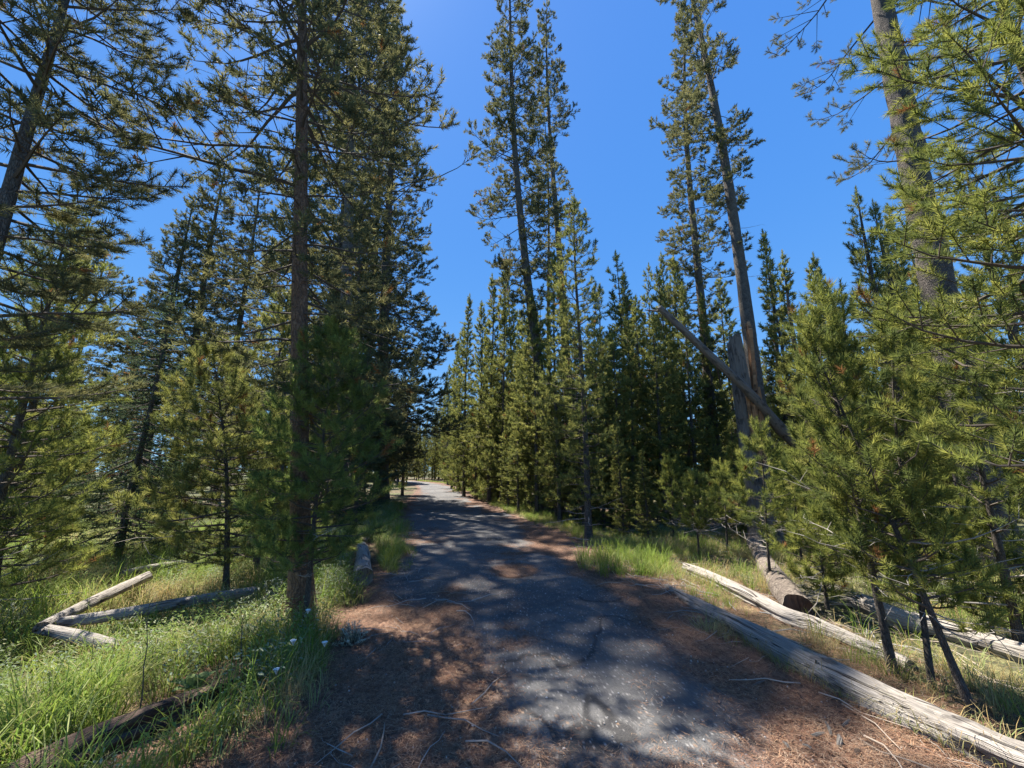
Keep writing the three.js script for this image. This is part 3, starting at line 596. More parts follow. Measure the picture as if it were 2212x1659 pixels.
// ------------------------------------------------------------------ the stands: a few kinds, planted many times
const kinds = [];
for (let k = 0; k < 8; k++) kinds.push(makeTree({ lod: 'n3', seed: 300 + k, H: 8.5, r0: 0.075, cb: 0.2 + 0.12 * (k % 4), bl: 0.68 + 0.1 * (k % 3), nb: 125, pal: 'young', shape: k % 2 ? 'column' : 'cone', tw: 7, ragged: 0.5, tsides: 8, tstep: 0.6, gap: k % 3 === 2 ? 0.28 : 0.16 }));
const talls = [];
for (let k = 0; k < 4; k++) talls.push(makeTree({ ...OLD, lod: 'n4', seed: 320 + k, H: 20, r0: 0.19, cb: 3.5 + k, bl: 2.1, nb: 130, shape: 'cone', tsides: 9, tstep: 0.8 }));
[...kinds, ...talls].forEach((t) => { needleTris += t.tris; });
const fillRand = rng(77);
const CROWN_WORD = ['tapering', 'columnar', 'gappy', 'slim columnar', 'broad tapering', 'sparse columnar', 'full tapering', 'tufted columnar'];
function stand(name, label, group, kind, x, z, H) {
  const which = kinds.indexOf(kind), size = H < 5.5 ? 'short' : H < 8 ? 'middling' : H < 11 ? 'tall' : 'very tall';
  label = size + (which >= 0 ? ' ' + CROWN_WORD[which] : '') + ' ' + label.replace('young pine', 'young pine').replace(/^tall |^dark tall /, (m) => (m.startsWith('dark') ? 'dark ' : ''));
  const g = thing(name, x, hgt(x, z) - 0.03, z), pal = kind.o.pal;
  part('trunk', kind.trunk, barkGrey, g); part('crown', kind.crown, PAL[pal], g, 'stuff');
  const s = H / kind.o.H, w = Math.pow(s, 0.7) * (0.85 + 0.3 * fillRand());
  g.scale.set(w, s, w); g.rotation.y = fillRand() * 6.28; g.rotation.z = (fillRand() - 0.5) * 0.05;
  tag(g, label, 'tree', group);
}
const spots = [];
const free = (x, z, d) => spots.every(([a, c]) => Math.hypot(a - x, c - z) > d);
// sunlit row beside the path, its tops read from the photo
const rowTops = [[1012, 640, 26], [1035, 655, 23], [1062, 600, 21], [1085, 575, 19.5], [1108, 560, 22], [1140, 600, 17.5], [1165, 640, 16.5], [985, 735, 36], [998, 700, 31], [975, 790, 46], [968, 815, 58], [1330, 560, 17], [1352, 590, 15.5], [1300, 620, 16], [1395, 575, 18], [1425, 545, 19], [1448, 560, 17], [1375, 640, 14], [1285, 680, 14], [1230, 640, 15], [1468, 620, 14.5], [1520, 640, 16.5], [1405, 690, 13], [1320, 720, 12.5], [1345, 690, 13.4], [1550, 600, 20]];
for (const [px, py, d] of rowTops) {
  const q = atDepth(px, py, -d);
  spots.push([q[0], -d]);
  stand('young_pine_tree', 'young pine at the front of the sunlit stand', 'sunlit roadside stand', kinds[Math.floor(fillRand() * 8)], q[0], -d, q[1]);
}
for (let i = 0, n = 0; i < 3000 && n < 140; i++) {
  const z = -13 - 62 * Math.pow(fillRand(), 1.2), p = pathAt(z), x = p.x + p.hw + 0.9 + (z < -40 ? 12 : 30) * Math.pow(fillRand(), 1.15);
  if (!free(x, z, 0.8 - z * 0.018) || x > -z * 1.35 + 4) continue;
  spots.push([x, z]); n++;
  stand('young_pine_tree', 'young pine deep in the sunlit stand', 'depth of the sunlit stand', kinds[Math.floor(fillRand() * 8)], x, z, 6.0 + 5.5 * fillRand());
}
for (let i = 0, n = 0; i < 800 && n < 22; i++) {        // first rank, right at the verge
  const z = -11.5 - 30 * fillRand(), p = pathAt(z), x = p.x + p.hw + 0.75 + 0.9 * fillRand();
  if (!free(x, z, 0.75)) continue;
  spots.push([x, z]); n++;
  stand('young_pine_tree', 'young pine standing right at the grassy verge', 'first rank of the sunlit stand', kinds[(n * 3) % 8], x, z, 4.5 + 4 * fillRand());
}
for (let i = 0, n = 0; i < 2500 && n < 56; i++) {       // low growth along the front of the stand
  const z = -9.5 - 34 * Math.pow(fillRand(), 1.4), p = pathAt(z), x = p.x + p.hw + 1.1 + 7.5 * Math.pow(fillRand(), 1.3);
  if (!free(x, z, 0.55)) continue;
  spots.push([x, z]); n++;
  stand('pine_sapling', 'pine sapling filling the foot of the sunlit stand', 'saplings at the foot of the sunlit stand', kinds[n % 8], x, z, 1.3 + 2.4 * fillRand());
}
for (let i = 0, n = 0; i < 900 && n < 9; i++) {
  const z = -24 - 40 * fillRand(), p = pathAt(z), x = p.x + p.hw + 4 + 26 * fillRand();
  const px = CX + FPX * x / (-z * Math.cos(PITCH) + 1);
  if (!free(x, z, 2.2) || (px > 1270 && px < 1420) || px > 1660) continue;
  spots.push([x, z]); n++;
  stand('pine_tree', 'tall pine among the young trees of the sunlit stand', 'tall pines in the sunlit stand', talls[n % 4], x, z, 10 + 3 * fillRand());
}
// shaded row on the other side of the path, far end included
for (let i = 0, n = 0; i < 1500 && n < 46; i++) {
  const z = -23 - 60 * Math.pow(fillRand(), 0.9), p = pathAt(z), x = p.x - p.hw - 1.0 - 15 * Math.pow(fillRand(), 1.6);
  const tall = fillRand() < 0.6;
  if (!free(x, z, 1.2) || x / -z < -0.47) continue;
  spots.push([x, z]); n++;
  const near = p.x - p.hw - x < 7 && z > -48, H = near ? 4 + 3.5 * fillRand() : tall ? 11 + 5 * fillRand() : 6 + 4 * fillRand();
  if (tall) stand('pine_tree', 'dark tall pine in the shaded row along the path', 'shaded row along the path', talls[n % 4], x, z, H);
  else stand('young_pine_tree', 'young pine under the shaded row along the path', 'young pines under the shaded row', kinds[n % 8], x, z, H);
}
for (let i = 0; i < 16; i++) {                           // where the path bends out of sight
  const z = -66 - 14 * (i % 4) / 4 - 5 * fillRand(), x = -14 + i * 0.95 + fillRand();
  stand('pine_tree', 'distant pine closing the far end of the path', 'pines at the far bend', talls[i % 4], x, z, 11 + 5 * fillRand());
}
for (let i = 0; i < 22; i++) {
  const z = -58 - 12 * fillRand(), x = -13.5 + 0.75 * i + fillRand();
  if (Math.abs(x - pathAt(z).x) < 2.6) continue;
  stand('young_pine_tree', 'distant young pine at the far bend of the path', 'young pines at the far bend', kinds[i % 8], x, z, 4 + 4 * fillRand());
}
for (let i = 0, n = 0; i < 600 && n < 26; i++) {         // beyond the meadow
  const z = -14 - 40 * fillRand(), x = z * (0.62 + 0.75 * fillRand());
  const slot = x / z;
  if (!free(x, z, 1.6) || (slot > 0.42 && slot < 1.05 && z > -27) || (slot > 0.74 && slot < 0.92 && z > -48)) continue;
  spots.push([x, z]); n++;
  if (fillRand() < 0.5) stand('pine_tree', 'tall pine beyond the meadow', 'tall pines beyond the meadow', talls[n % 4], x, z, 9 + 5 * fillRand());
  else stand('young_pine_tree', 'young pine beyond the meadow', 'young pines beyond the meadow', kinds[n % 8], x, z, 4 + 4 * fillRand());
}
for (let i = 0, n = 0; i < 900 && n < 30; i++) {
  const z = -22 - 30 * fillRand(), x = z * (0.5 + 0.75 * fillRand());
  if (!free(x, z, 1.2)) continue;
  spots.push([x, z]); n++;
  stand('young_pine_tree', 'young pine in the far thicket beyond the meadow', 'far thicket beyond the meadow', kinds[n % 8], x, z, 2.6 + 2.6 * fillRand());
}
for (let i = 0, n = 0; i < 900 && n < 30; i++) {
  const z = -10.5 - 11 * fillRand(), x = z * (0.72 + 0.75 * fillRand()) - 1;
  if (!free(x, z, 0.9)) continue;
  spots.push([x, z]); n++;
  stand('young_pine_tree', 'low young pine along the back edge of the meadow', 'low pines along the back of the meadow', kinds[n % 8], x, z, 1.8 + 2.2 * fillRand());
}
for (const [x, z, H, k] of [[-6.6, -11.2, 5.2, 0], [-7.4, -13.2, 6.5, 3], [-5.2, -11.9, 3.6, 5], [-8.9, -15.5, 6, 2], [-6.9, -17.5, 8, 4], [-9.5, -18.5, 7, 6]]) {
  spots.push([x, z]);
  stand('young_pine_tree', 'shaded young pine filling between the big trunks on the dark side', 'young pines between the shaded trunks', kinds[k], x, z, H);
}

{
  const lists = [[], [], [], []];
  for (let i = 0; i < 340; i++) {
    const a = -1.25 + 2.5 * (i + fillRand()) / 340, d = 88 + 45 * fillRand(), x = Math.sin(a) * d, z = -Math.cos(a) * d, p = pathAt(z), low = x / z > 0.7 && x / z < 0.95;
    if (Math.abs(x - p.x) < 3) continue;
    lists[i % 4].push([x, hgt(x, z), z, (low ? 0.28 : 0.5) + 0.25 * fillRand(), fillRand() * 6.28]);
  }
  lists.forEach((l, k) => {
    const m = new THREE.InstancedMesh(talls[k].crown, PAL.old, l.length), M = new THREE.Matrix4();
    l.forEach(([x, y, z, s, r], i) => m.setMatrixAt(i, M.makeRotationY(r).scale(new THREE.Vector3(s, s, s)).setPosition(x, y - 1, z)));
    m.name = numbered('far_wood'); m.userData.kind = 'stuff'; m.castShadow = true;
    tag(m, 'far-off pine wood closing the view behind every stand', 'wood');
    scene.add(m);
  });
}

// ------------------------------------------------------------------ logs, snag, rails
function logGeo(P, { sides = 28, step = 0.035, rough = 0.06, groove = 0.03, seed = 1, jag = 0.06, tile = 0.45, flat = 0 } = {}) {
  const curve = new THREE.CatmullRomCurve3(P.map((p) => new THREE.Vector3(p[0], p[1], p[2])));
  const L = curve.getLength(), n = Math.max(6, Math.ceil(L / step)), pos = [], uv = [], idx = [], nP = P.length - 1;
  const rad = (t) => { const f = t * nP, i = Math.min(nP - 1, Math.floor(f)); return lerp(P[i][3], P[i + 1][3], f - i); };
  const reps = Math.max(1, Math.round(2 * Math.PI * rad(0.5) / tile)), up = new THREE.Vector3(0, 1, 0);
  for (let i = 0; i <= n; i++) {
    const t = i / n, c = curve.getPoint(t), d = curve.getTangent(t), r = rad(t);
    const a = new THREE.Vector3().crossVectors(Math.abs(d.y) > 0.9 ? new THREE.Vector3(1, 0, 0) : up, d).normalize(), bb = new THREE.Vector3().crossVectors(d, a);
    for (let k = 0; k <= sides; k++) {
      const q = (k % sides) / sides, th = q * 2 * Math.PI, s = t * L;
      let w = 1 + rough * 2 * (vnoise(q * 5, s * 1.6, seed, 5) - 0.5) + rough * (vnoise(q * 9, s * 5, seed + 4, 9) - 0.5);
      w -= groove * (smooth(0.6, 0.8, vnoise(q * 16, s * 0.9, seed + 2, 16)) * 1.6 + 1.4 * (1 - smooth(0.0, 0.07, Math.abs(vnoise(q * 9 + s * 0.15, s * 0.55, seed + 12, 9) - 0.5))));
      const ends = Math.min(s, L - s), push = ends < 0.12 ? (vnoise(q * 11, i < n / 2 ? 1.5 : 7.5, seed + 7, 11) - 0.5) * 2 * jag * (1 - ends / 0.12) : 0;
      const cs = Math.cos(th) * r * w, sn = Math.sin(th) * r * w * (1 - flat);
      pos.push(c.x + a.x * cs + bb.x * sn + d.x * push, c.y + a.y * cs + bb.y * sn + d.y * push, c.z + a.z * cs + bb.z * sn + d.z * push);
      uv.push(k / sides * reps, s / (tile * 2.2));
    }
  }
  for (let i = 0; i < n; i++) for (let k = 0; k < sides; k++) { const a = i * (sides + 1) + k, c = a + sides + 1; idx.push(a, a + 1, c, a + 1, c + 1, c); }
  const capGeo = [];
  for (const end of [0, n]) {                            // broken ends, dished
    const c = curve.getPoint(end / n), d = curve.getTangent(end / n), r = rad(end / n), cp = [], cu = [], ci = [], s = end ? -1 : 1;
    cp.push(c.x + d.x * s * r * 0.25, c.y + d.y * s * r * 0.25, c.z + d.z * s * r * 0.25); cu.push(0.5, 0.5);
    for (let k = 0; k < sides; k++) { const o = (end * (sides + 1) + k) * 3; cp.push(pos[o], pos[o + 1], pos[o + 2]); cu.push(0.5 + 0.2 * Math.cos(k / sides * 6.283), 0.5 + 0.2 * Math.sin(k / sides * 6.283)); }
    for (let k = 0; k < sides; k++) { const e = 1 + k, f = 1 + (k + 1) % sides; if (end) ci.push(0, e, f); else ci.push(0, f, e); }
    const g = new THREE.BufferGeometry(); g.setAttribute('position', new THREE.Float32BufferAttribute(cp, 3)); g.setAttribute('uv', new THREE.Float32BufferAttribute(cu, 2)); g.setIndex(ci); g.computeVertexNormals();
    capGeo.push(g);
  }
  const g = new THREE.BufferGeometry();
  g.setAttribute('position', new THREE.Float32BufferAttribute(pos, 3)); g.setAttribute('uv', new THREE.Float32BufferAttribute(uv, 2));
  g.setIndex(idx); g.computeVertexNormals();
  return { body: g, caps: capGeo };
}
function log(name, label, P, mat, opt = {}, capMat = timberOld, category = 'log', group) {
  const o = P[0], t = thing(name, o[0], o[1], o[2]), L = logGeo(P.map((p) => [p[0] - o[0], p[1] - o[1], p[2] - o[2], p[3]]), opt);
  part('stem', L.body, mat, t);
  for (const c of L.caps) part('broken_end', c, capMat, t);
  for (const [tt, az, el, len, r] of opt.stubs ?? []) {
    const i = Math.min(P.length - 2, Math.floor(tt * (P.length - 1))), f = tt * (P.length - 1) - i, q = P[i].map((v, k) => lerp(v, P[i + 1][k], f)), d = dirOf(az, el);
    const s = logGeo([[q[0] - o[0], q[1] - o[1], q[2] - o[2], r * 1.3], [q[0] - o[0] + d[0] * len * 0.6, q[1] - o[1] + d[1] * len * 0.6, q[2] - o[2] + d[2] * len * 0.6, r], [q[0] - o[0] + d[0] * len, q[1] - o[1] + d[1] * len, q[2] - o[2] + d[2] * len, r * 0.6]], { sides: 10, step: 0.03, seed: 9 });
    part('branch_stub', s.body, mat, t);
  }
  return tag(t, label, category, group);
}
const lay = (px, py, r, lift = 0.6) => { const h0 = onGround(px, py), q = onGround(px, py, hgt(h0[0], h0[2]) + r * lift); return [q[0], hgt(q[0], q[2]) + r * lift, q[2], r]; };
log('fallen_log', 'long pale silver log lying along the path edge', [lay(1440, 1268, 0.045, 0.3), lay(1495, 1302, 0.075, 0.4), lay(1580, 1345, 0.1), lay(1720, 1420, 0.115), lay(1900, 1510, 0.12), lay(2080, 1590, 0.125), lay(2330, 1700, 0.13)], timber, { seed: 3, groove: 0.1, rough: 0.12, sides: 44, stubs: [[0.55, -0.6, 0.7, 0.12, 0.018], [0.3, 2.2, 0.3, 0.1, 0.02], [0.72, -1.2, 0.5, 0.08, 0.016]] });
log('fallen_log', 'shorter crooked silver log with a knobbly end behind the long pale log', [lay(1482, 1228, 0.085), lay(1545, 1252, 0.1), lay(1640, 1295, 0.095), lay(1700, 1330, 0.085), lay(1790, 1362, 0.08), lay(1880, 1402, 0.075), lay(1975, 1446, 0.06)], timber, { seed: 8, groove: 0.1, rough: 0.16, sides: 40, stubs: [[0.42, 2.4, -0.2, 0.16, 0.03], [0.45, 0.3, 0.5, 0.1, 0.02]] });
log('fallen_log', 'thick bark-covered log pointing out of the young pines', [lay(1622, 1160, 0.13), lay(1650, 1215, 0.14), lay(1685, 1262, 0.145), lay(1722, 1302, 0.145)], std({ name: 'log_bark', ...barkMaps([0.03, 0.024, 0.02], [0.15, 0.12, 0.1], [0.33, 0.28, 0.23], 5, 12, 141), bumpScale: 0.02, roughness: 0.95 }), { seed: 14, rough: 0.05, sides: 36 }, timberRot);
log('fallen_log', 'split grey log running under the massive scaly trunk', [lay(1852, 1290, 0.1), lay(1930, 1318, 0.11), lay(2040, 1356, 0.1), lay(2180, 1405, 0.095), lay(2420, 1470, 0.095)], timber, { seed: 19, groove: 0.09, rough: 0.1 }, timberRot);
log('fallen_log', 'crumbling dark log sunk in the verge grass near the path', [lay(40, 1700, 0.1, 0.8), lay(170, 1625, 0.11, 0.8), lay(330, 1560, 0.115, 0.8), lay(430, 1515, 0.09, 0.8), lay(545, 1462, 0.06, 0.8)], timberRot, { seed: 23, groove: 0.3, rough: 0.32, jag: 0.3, sides: 36 }, timberRot);
log('fallen_log', 'short pale log end-on in the grass of the shaded path edge', [lay(783, 1248, 0.135, 0.9), lay(785, 1215, 0.13, 0.9), lay(782, 1185, 0.12, 0.9)], timber, { seed: 27, groove: 0.06, rough: 0.1 }, timberOld);
log('fallen_log', 'dark log lying crosswise behind the short pale log', [lay(806, 1166, 0.12), lay(740, 1158, 0.12), lay(660, 1152, 0.11), lay(590, 1146, 0.1)], timberOld, { seed: 29, rough: 0.1 }, timberRot);
const q0 = (px, py, h, r) => { const q = onGround(px, py, h); return [q[0], h, q[2], r]; };
log('rail_pole', 'long grey rail pole leading from the pointed corner to the yellow-green pine', [q0(97, 1350, 0.12, 0.05), q0(260, 1326, 0.16, 0.056), q0(400, 1300, 0.16, 0.06), q0(545, 1278, 0.1, 0.06)], timber, { seed: 35, groove: 0.05 }, timberOld, 'pole', 'collapsed rail');
log('rail_pole', 'grey rail pole slanting back from the pointed corner toward the spruce', [q0(86, 1356, 0.14, 0.05), q0(190, 1304, 0.16, 0.058), q0(318, 1246, 0.12, 0.064)], timber, { seed: 37, groove: 0.05 }, timberOld, 'pole', 'collapsed rail');
log('rail_pole', 'short rail pole running forward from the pointed corner into the grass', [q0(88, 1358, 0.11, 0.05), q0(170, 1376, 0.08, 0.055), q0(255, 1398, 0.02, 0.055)], timber, { seed: 39, groove: 0.05 }, timberOld, 'pole', 'collapsed rail');
log('fallen_log', 'thin bleached log in the grass beyond the rail poles', [q0(262, 1240, 0.06, 0.05), q0(330, 1226, 0.08, 0.055), q0(400, 1216, 0.06, 0.05)], timber, { seed: 43 });
log('fallen_log', 'grey log on the shaded forest floor beyond the saplings', [lay(1290, 1092, 0.14), lay(1400, 1098, 0.15), lay(1520, 1100, 0.14)], timberOld, { seed: 47 });
log('fallen_log', 'pale log glimpsed deep between the stand trunks', [lay(1380, 1052, 0.18), lay(1450, 1054, 0.19), lay(1540, 1057, 0.17)], timber, { seed: 49, sides: 16, step: 0.1 });
log('fallen_log', 'pale log lying among the pines beyond the grey split log', [lay(1760, 1120, 0.14), lay(1900, 1130, 0.15), lay(2080, 1150, 0.14)], timber, { seed: 53, sides: 18, step: 0.08 });

// broken snag with its fallen top lodged across it
{
  const z = -9.4, base = gp(1630, 1180), bx = atDepth(1612, 900, z)[0], by = hgt(bx, z), R = rng(5);
  const yTop = atDepth(1605, 722, z)[1] - by, ySplit = atDepth(1612, 860, z)[1] - by;
  const t = thing('broken_snag', bx, by, z);
  const axis = (h) => [-0.01 * h + 0.12 * (1 - h / yTop), 0], rad = (h) => 0.275 - 0.012 * h + 0.14 * Math.exp(-Math.max(0, h) / 0.5);
  part('stump', trunkGeo(axis, ySplit, rad, { sides: 40, step: 0.06, rough: 0.07, seed: 6, tile: 0.7 }), timberOld, t);
  // the standing half above the break and the peeled splinters round it
  const slab = (name, ang, width, h0, h1, thick, mat, out = 0, tilt = 0) => {
    const n = 14, m = 7, pos = [], uv = [], idx = [];
    for (let i = 0; i <= n; i++) for (let k = 0; k <= m; k++) for (const s of [0, 1]) {
      const f = k / m - 0.5, e = i / n, hh = h0 + (h1 - h0) * e * (1 - 0.16 * vnoise(k * 1.3 + ang * 9, 2, 7)), a = ang + f * width * (1 - 0.35 * e), r = rad(h0) * (1 + 0.05 * vnoise(k * 2, hh * 3, 8)) - s * thick + out * e;
      const [ax] = axis(hh);
      pos.push(ax + Math.cos(a) * r + tilt * e * (h1 - h0), hh, Math.sin(a) * r); uv.push(a * 0.33 / 0.45, hh / 1);
    }
    const at = (i, k, s) => (i * (m + 1) + k) * 2 + s;
    for (let i = 0; i < n; i++) for (let k = 0; k < m; k++) { idx.push(at(i, k, 0), at(i + 1, k, 0), at(i, k + 1, 0), at(i, k + 1, 0), at(i + 1, k, 0), at(i + 1, k + 1, 0)); idx.push(at(i, k, 1), at(i, k + 1, 1), at(i + 1, k, 1), at(i, k + 1, 1), at(i + 1, k + 1, 1), at(i + 1, k, 1)); }
    for (let i = 0; i < n; i++) for (const k of [0, m]) { const [p, q, r2, s2] = [at(i, k, 0), at(i, k, 1), at(i + 1, k, 0), at(i + 1, k, 1)]; idx.push(p, q, r2, q, s2, r2); }
    for (let k = 0; k < m; k++) idx.push(at(n, k, 0), at(n, k, 1), at(n, k + 1, 0), at(n, k, 1), at(n, k + 1, 1), at(n, k + 1, 0));
    const g = new THREE.BufferGeometry();
    g.setAttribute('position', new THREE.Float32BufferAttribute(pos, 3)); g.setAttribute('uv', new THREE.Float32BufferAttribute(uv, 2)); g.setIndex(idx);
    const gg = g.toNonIndexed(); gg.computeVertexNormals();
    part(name, gg, mat, t);
  };
  slab('standing_slab', 2.25, 2.2, ySplit - 0.5, yTop, 0.14, timberOld);
  slab('splinter', 0.2, 0.75, ySplit - 0.4, atDepth(1660, 690, z)[1] - by, 0.07, timberRaw, 0.14);
  slab('splinter', 0.7, 0.6, ySplit - 0.4, atDepth(1660, 780, z)[1] - by, 0.06, timberRaw, 0.1);
  slab('splinter', 1.15, 0.55, ySplit - 1.5, ySplit + 0.25, 0.05, timberRaw, 0.13);
  slab('splinter', 1.6, 0.45, ySplit - 1.6, ySplit + 0.05, 0.05, timberRaw, 0.12);
  slab('splinter', 1.9, 0.3, ySplit - 1.2, ySplit + 0.1, 0.05, timberRaw, 0.1);
  tag(t, 'broken standing snag with reddish splintered break', 'snag');
  const a = atDepth(1424, 664, z + 0.5), c = atDepth(1620, 850, z + 0.42), e = atDepth(1745, 985, z + 0.1);
  log('leaning_log', 'snapped mossy log leaning across the broken snag', [[a[0], a[1], a[2], 0.07], [(a[0] + c[0]) / 2, (a[1] + c[1]) / 2 - 0.03, a[2], 0.085], [c[0], c[1], c[2], 0.098], [(c[0] + e[0]) / 2, (c[1] + e[1]) / 2, e[2] + 0.1, 0.125], [e[0], e[1], e[2], 0.135], [e[0] + 1.6, hgt(e[0] + 1.6, -10) + 0.1, -10, 0.14]], timberOld, { seed: 63, stubs: [[0.02, -1.7, 0.15, 0.4, 0.02], [0.25, 2.6, -0.5, 0.9, 0.02]] });
}

// ------------------------------------------------------------------ grass, herbs, litter
const grassMats = [leaf('grass_green', 0.200, 0.275, 0.048, 0.46, 0.1), leaf('grass_pale', 0.31, 0.345, 0.12, 0.46, 0.1), leaf('grass_straw', 0.42, 0.345, 0.17, 0.38, 0.05)];
function tuftGeo(seed, n, h, lean, w) {
  const R = rng(seed), S = new Soup(1);
  for (let k = 0; k < n; k++) {
    const a = R() * 6.28, r = Math.sqrt(R()) * 0.07, L = h * (0.55 + 0.6 * R()), d = a + (R() - 0.5) * 1.5, bend = lean * (0.5 + R()), ww = w * (0.7 + 0.6 * R());
    let x = Math.cos(a) * r, y = -0.02, z = Math.sin(a) * r, e = 1.5 - 0.35 * R();
    const sx = -Math.sin(d) * ww / 2, sz = Math.cos(d) * ww / 2, m = 4;
    for (let i = 0; i < m; i++) {
      const s = L / m, nx = x + Math.cos(d) * Math.cos(e) * s, ny = y + Math.sin(e) * s, nz = z + Math.sin(d) * Math.cos(e) * s, f0 = 1 - i / m * 0.7, f1 = i === m - 1 ? 0 : 1 - (i + 1) / m * 0.7;
      S.tri(0, x - sx * f0, y, z - sz * f0, x + sx * f0, y, z + sz * f0, nx + sx * f1, ny, nz + sz * f1);
      if (f1 > 0) S.tri(0, x - sx * f0, y, z - sz * f0, nx + sx * f1, ny, nz + sz * f1, nx - sx * f1, ny, nz - sz * f1);
      x = nx; y = ny; z = nz; e -= bend * (0.5 + i * 0.5);
    }
  }
  const g = S.build(); g.clearGroups();
  return g;
}
function scatter(name, label, category, geo, mat, list, tint) {   // list of [x, y, z, scale, turn]
  if (!list.length) return;
  const m = new THREE.InstancedMesh(geo, mat, list.length), M = new THREE.Matrix4(), Q = new THREE.Quaternion(), E = new THREE.Euler(), c = new THREE.Color(), R = rng(list.length);
  list.forEach(([x, y, z, s, a, tx = 0, tz = 0], i) => {
    M.compose(new THREE.Vector3(x, y, z), Q.setFromEuler(E.set(tx, a, tz)), new THREE.Vector3(s, s, s));
    m.setMatrixAt(i, M);
    if (tint) { const k = 0.75 + 0.5 * R(), h = (R() - 0.5) * 0.25; m.setColorAt(i, c.setRGB(k * (1 + h), k, k * (1 - h))); }
  });
  m.name = numbered(name); m.castShadow = m.receiveShadow = true; m.userData.kind = 'stuff';
  tag(m, label, category);
  scene.add(m);
}
{
  const seg = (a, c, w) => { const p = onGround(...a), q = onGround(...c); return [p[0], p[2], q[0], q[2], w]; };
  const bareSpots = [seg([40, 1700], [545, 1462], 0.24), seg([200, 1700], [560, 1520], 0.12), seg([783, 1275], [784, 1180], 0.3), seg([800, 1290], [790, 1250], 0.2), seg([100, 1362], [530, 1290], 0.1)];
  const R = rng(900), kinds3 = [[], [], [], [], [], []], herbs = [[], []];
  const add = (x, z, s, which) => kinds3[which].push([x, hgt(x, z), z, s, R() * 6.28, (R() - 0.5) * 0.3, (R() - 0.5) * 0.3]);
  // meadow side
  for (let i = 0; i < 52000; i++) {
    const z = 0 - 19 * Math.pow(R(), 1.1), p = pathAt(z), off = -0.25 + 11 * Math.pow(R(), 1.3), x = p.x - p.hw - off, n = fbm(x * 0.7 + 30, z * 0.7, 240, 3), dist = Math.hypot(x, z);
    if (x < z * 1.5 - 3 || dist < 1.2) continue;
    const dens = smooth(-0.25, 0.5, off + (n - 0.5) * 1.4) * (dist < 4 ? 0.8 : dist < 8 ? 0.5 : 0.3) * (0.35 + 0.65 * smooth(0.38, 0.55, fbm(x * 1.7, z * 1.7 + 9, 246, 3)));
    if (bareSpots.some(([ax, az, bx, bz, w]) => { const dx = bx - ax, dz = bz - az, t = clamp(((x - ax) * dx + (z - az) * dz) / (dx * dx + dz * dz)); return Math.hypot(x - ax - dx * t, z - az - dz * t) < w; })) continue;
    if (R() > dens) continue;
    const dry = smooth(0.55, 0.68, fbm(x * 0.9 + 5, z * 0.9 + 50, 243, 2)) * 0.5 + 0.1 + (dist < 3.6 && x < -1.9 ? 0.2 : 0), r = R();
    add(x, z, (0.55 + 0.7 * n + 0.25 * R()) * smooth(-0.4, 0.8, off + 0.3), r < dry ? 5 : r < 0.4 + dry ? 2 + (R() < 0.5) : R() < 0.5 ? 0 : 1);
    if (n < 0.5 && R() < 0.55 && off > 0.4) herbs[R() < 0.55 ? 0 : 1].push([x + 0.05, hgt(x, z), z, 0.7 + 0.8 * R(), R() * 6.28]);
  }
  // sunlit verge
  for (let i = 0; i < 42000; i++) {
    const z = 0.5 - 62 * Math.pow(R(), 1.5), p = pathAt(z), off = -0.3 + 4.5 * Math.pow(R(), 1.5), x = p.x + p.hw + off, n = fbm(x * 0.9 + 11, z * 0.5, 250, 3);
    const band = z < -7 ? smooth(0.0, 0.35, off + (n - 0.5)) * (1 - smooth(1.0, 2.4, off)) : smooth(0.48, 0.6, n + 0.08 * smooth(-5, -8, z)) * smooth(0.1, 0.6, off) * 0.55;
    if (R() > band * (z < -20 ? 0.35 : 0.8)) continue;
    const r = R();
    add(x, z, (0.4 + 0.45 * n) * (z > -9 ? 0.8 : 1) , r < 0.3 ? (z > -7 ? 5 : 4) : r < 0.65 ? 2 : 0);
  }
  for (let i = 0; i < 9000; i++) {                        // between and behind the logs
    const z = -1.5 - 10 * R(), p = pathAt(z), off = 0.7 + 5.5 * R(), x = p.x + p.hw + off, n = fbm(x * 0.8 + 70, z * 0.8, 260, 3);
    if (R() > 0.65 * smooth(0.34, 0.55, n)) continue;
    add(x, z, 0.45 + 0.5 * R(), R() < 0.5 ? 5 : R() < 0.5 ? 0 : 2);
  }
  for (let i = 0; i < 120; i++) { const a = R() * 6.28, r = Math.sqrt(R()) * 0.75, c = onGround(1345, 1225); add(c[0] + Math.cos(a) * r, c[2] + Math.sin(a) * r * 1.2, 0.85 + 0.3 * R(), R() < 0.6 ? 0 : 2); }
  for (let i = 0; i < 120; i++) { const t = R(), c = onGround(lerp(1500, 2150, t), lerp(1345, 1652, t)); add(c[0] + (R() - 0.5) * 0.2, c[2] + 0.08 + R() * 0.1, 0.5 + 0.4 * R(), R() < 0.6 ? 5 : 2); }
  const geos = [tuftGeo(1, 16, 0.40, 0.34, 0.008), tuftGeo(2, 14, 0.52, 0.5, 0.008), tuftGeo(3, 18, 0.30, 0.4, 0.007), tuftGeo(4, 14, 0.46, 0.6, 0.007), tuftGeo(5, 16, 0.3, 0.45, 0.006), tuftGeo(6, 16, 0.36, 0.6, 0.006)];
  const names = ['long green meadow grass beside the shaded path edge', 'long arching green grass among the rail poles', 'short pale grass tufts along both verges', 'pale arching grass in the meadow', 'dry yellow grass along the sunlit verge', 'dry straw-coloured grass by the logs and the crumbling log'];
  kinds3.forEach((l, i) => scatter('grass', names[i], 'grass', geos[i], grassMats[[0, 0, 1, 1, 2, 2][i]], l, true));
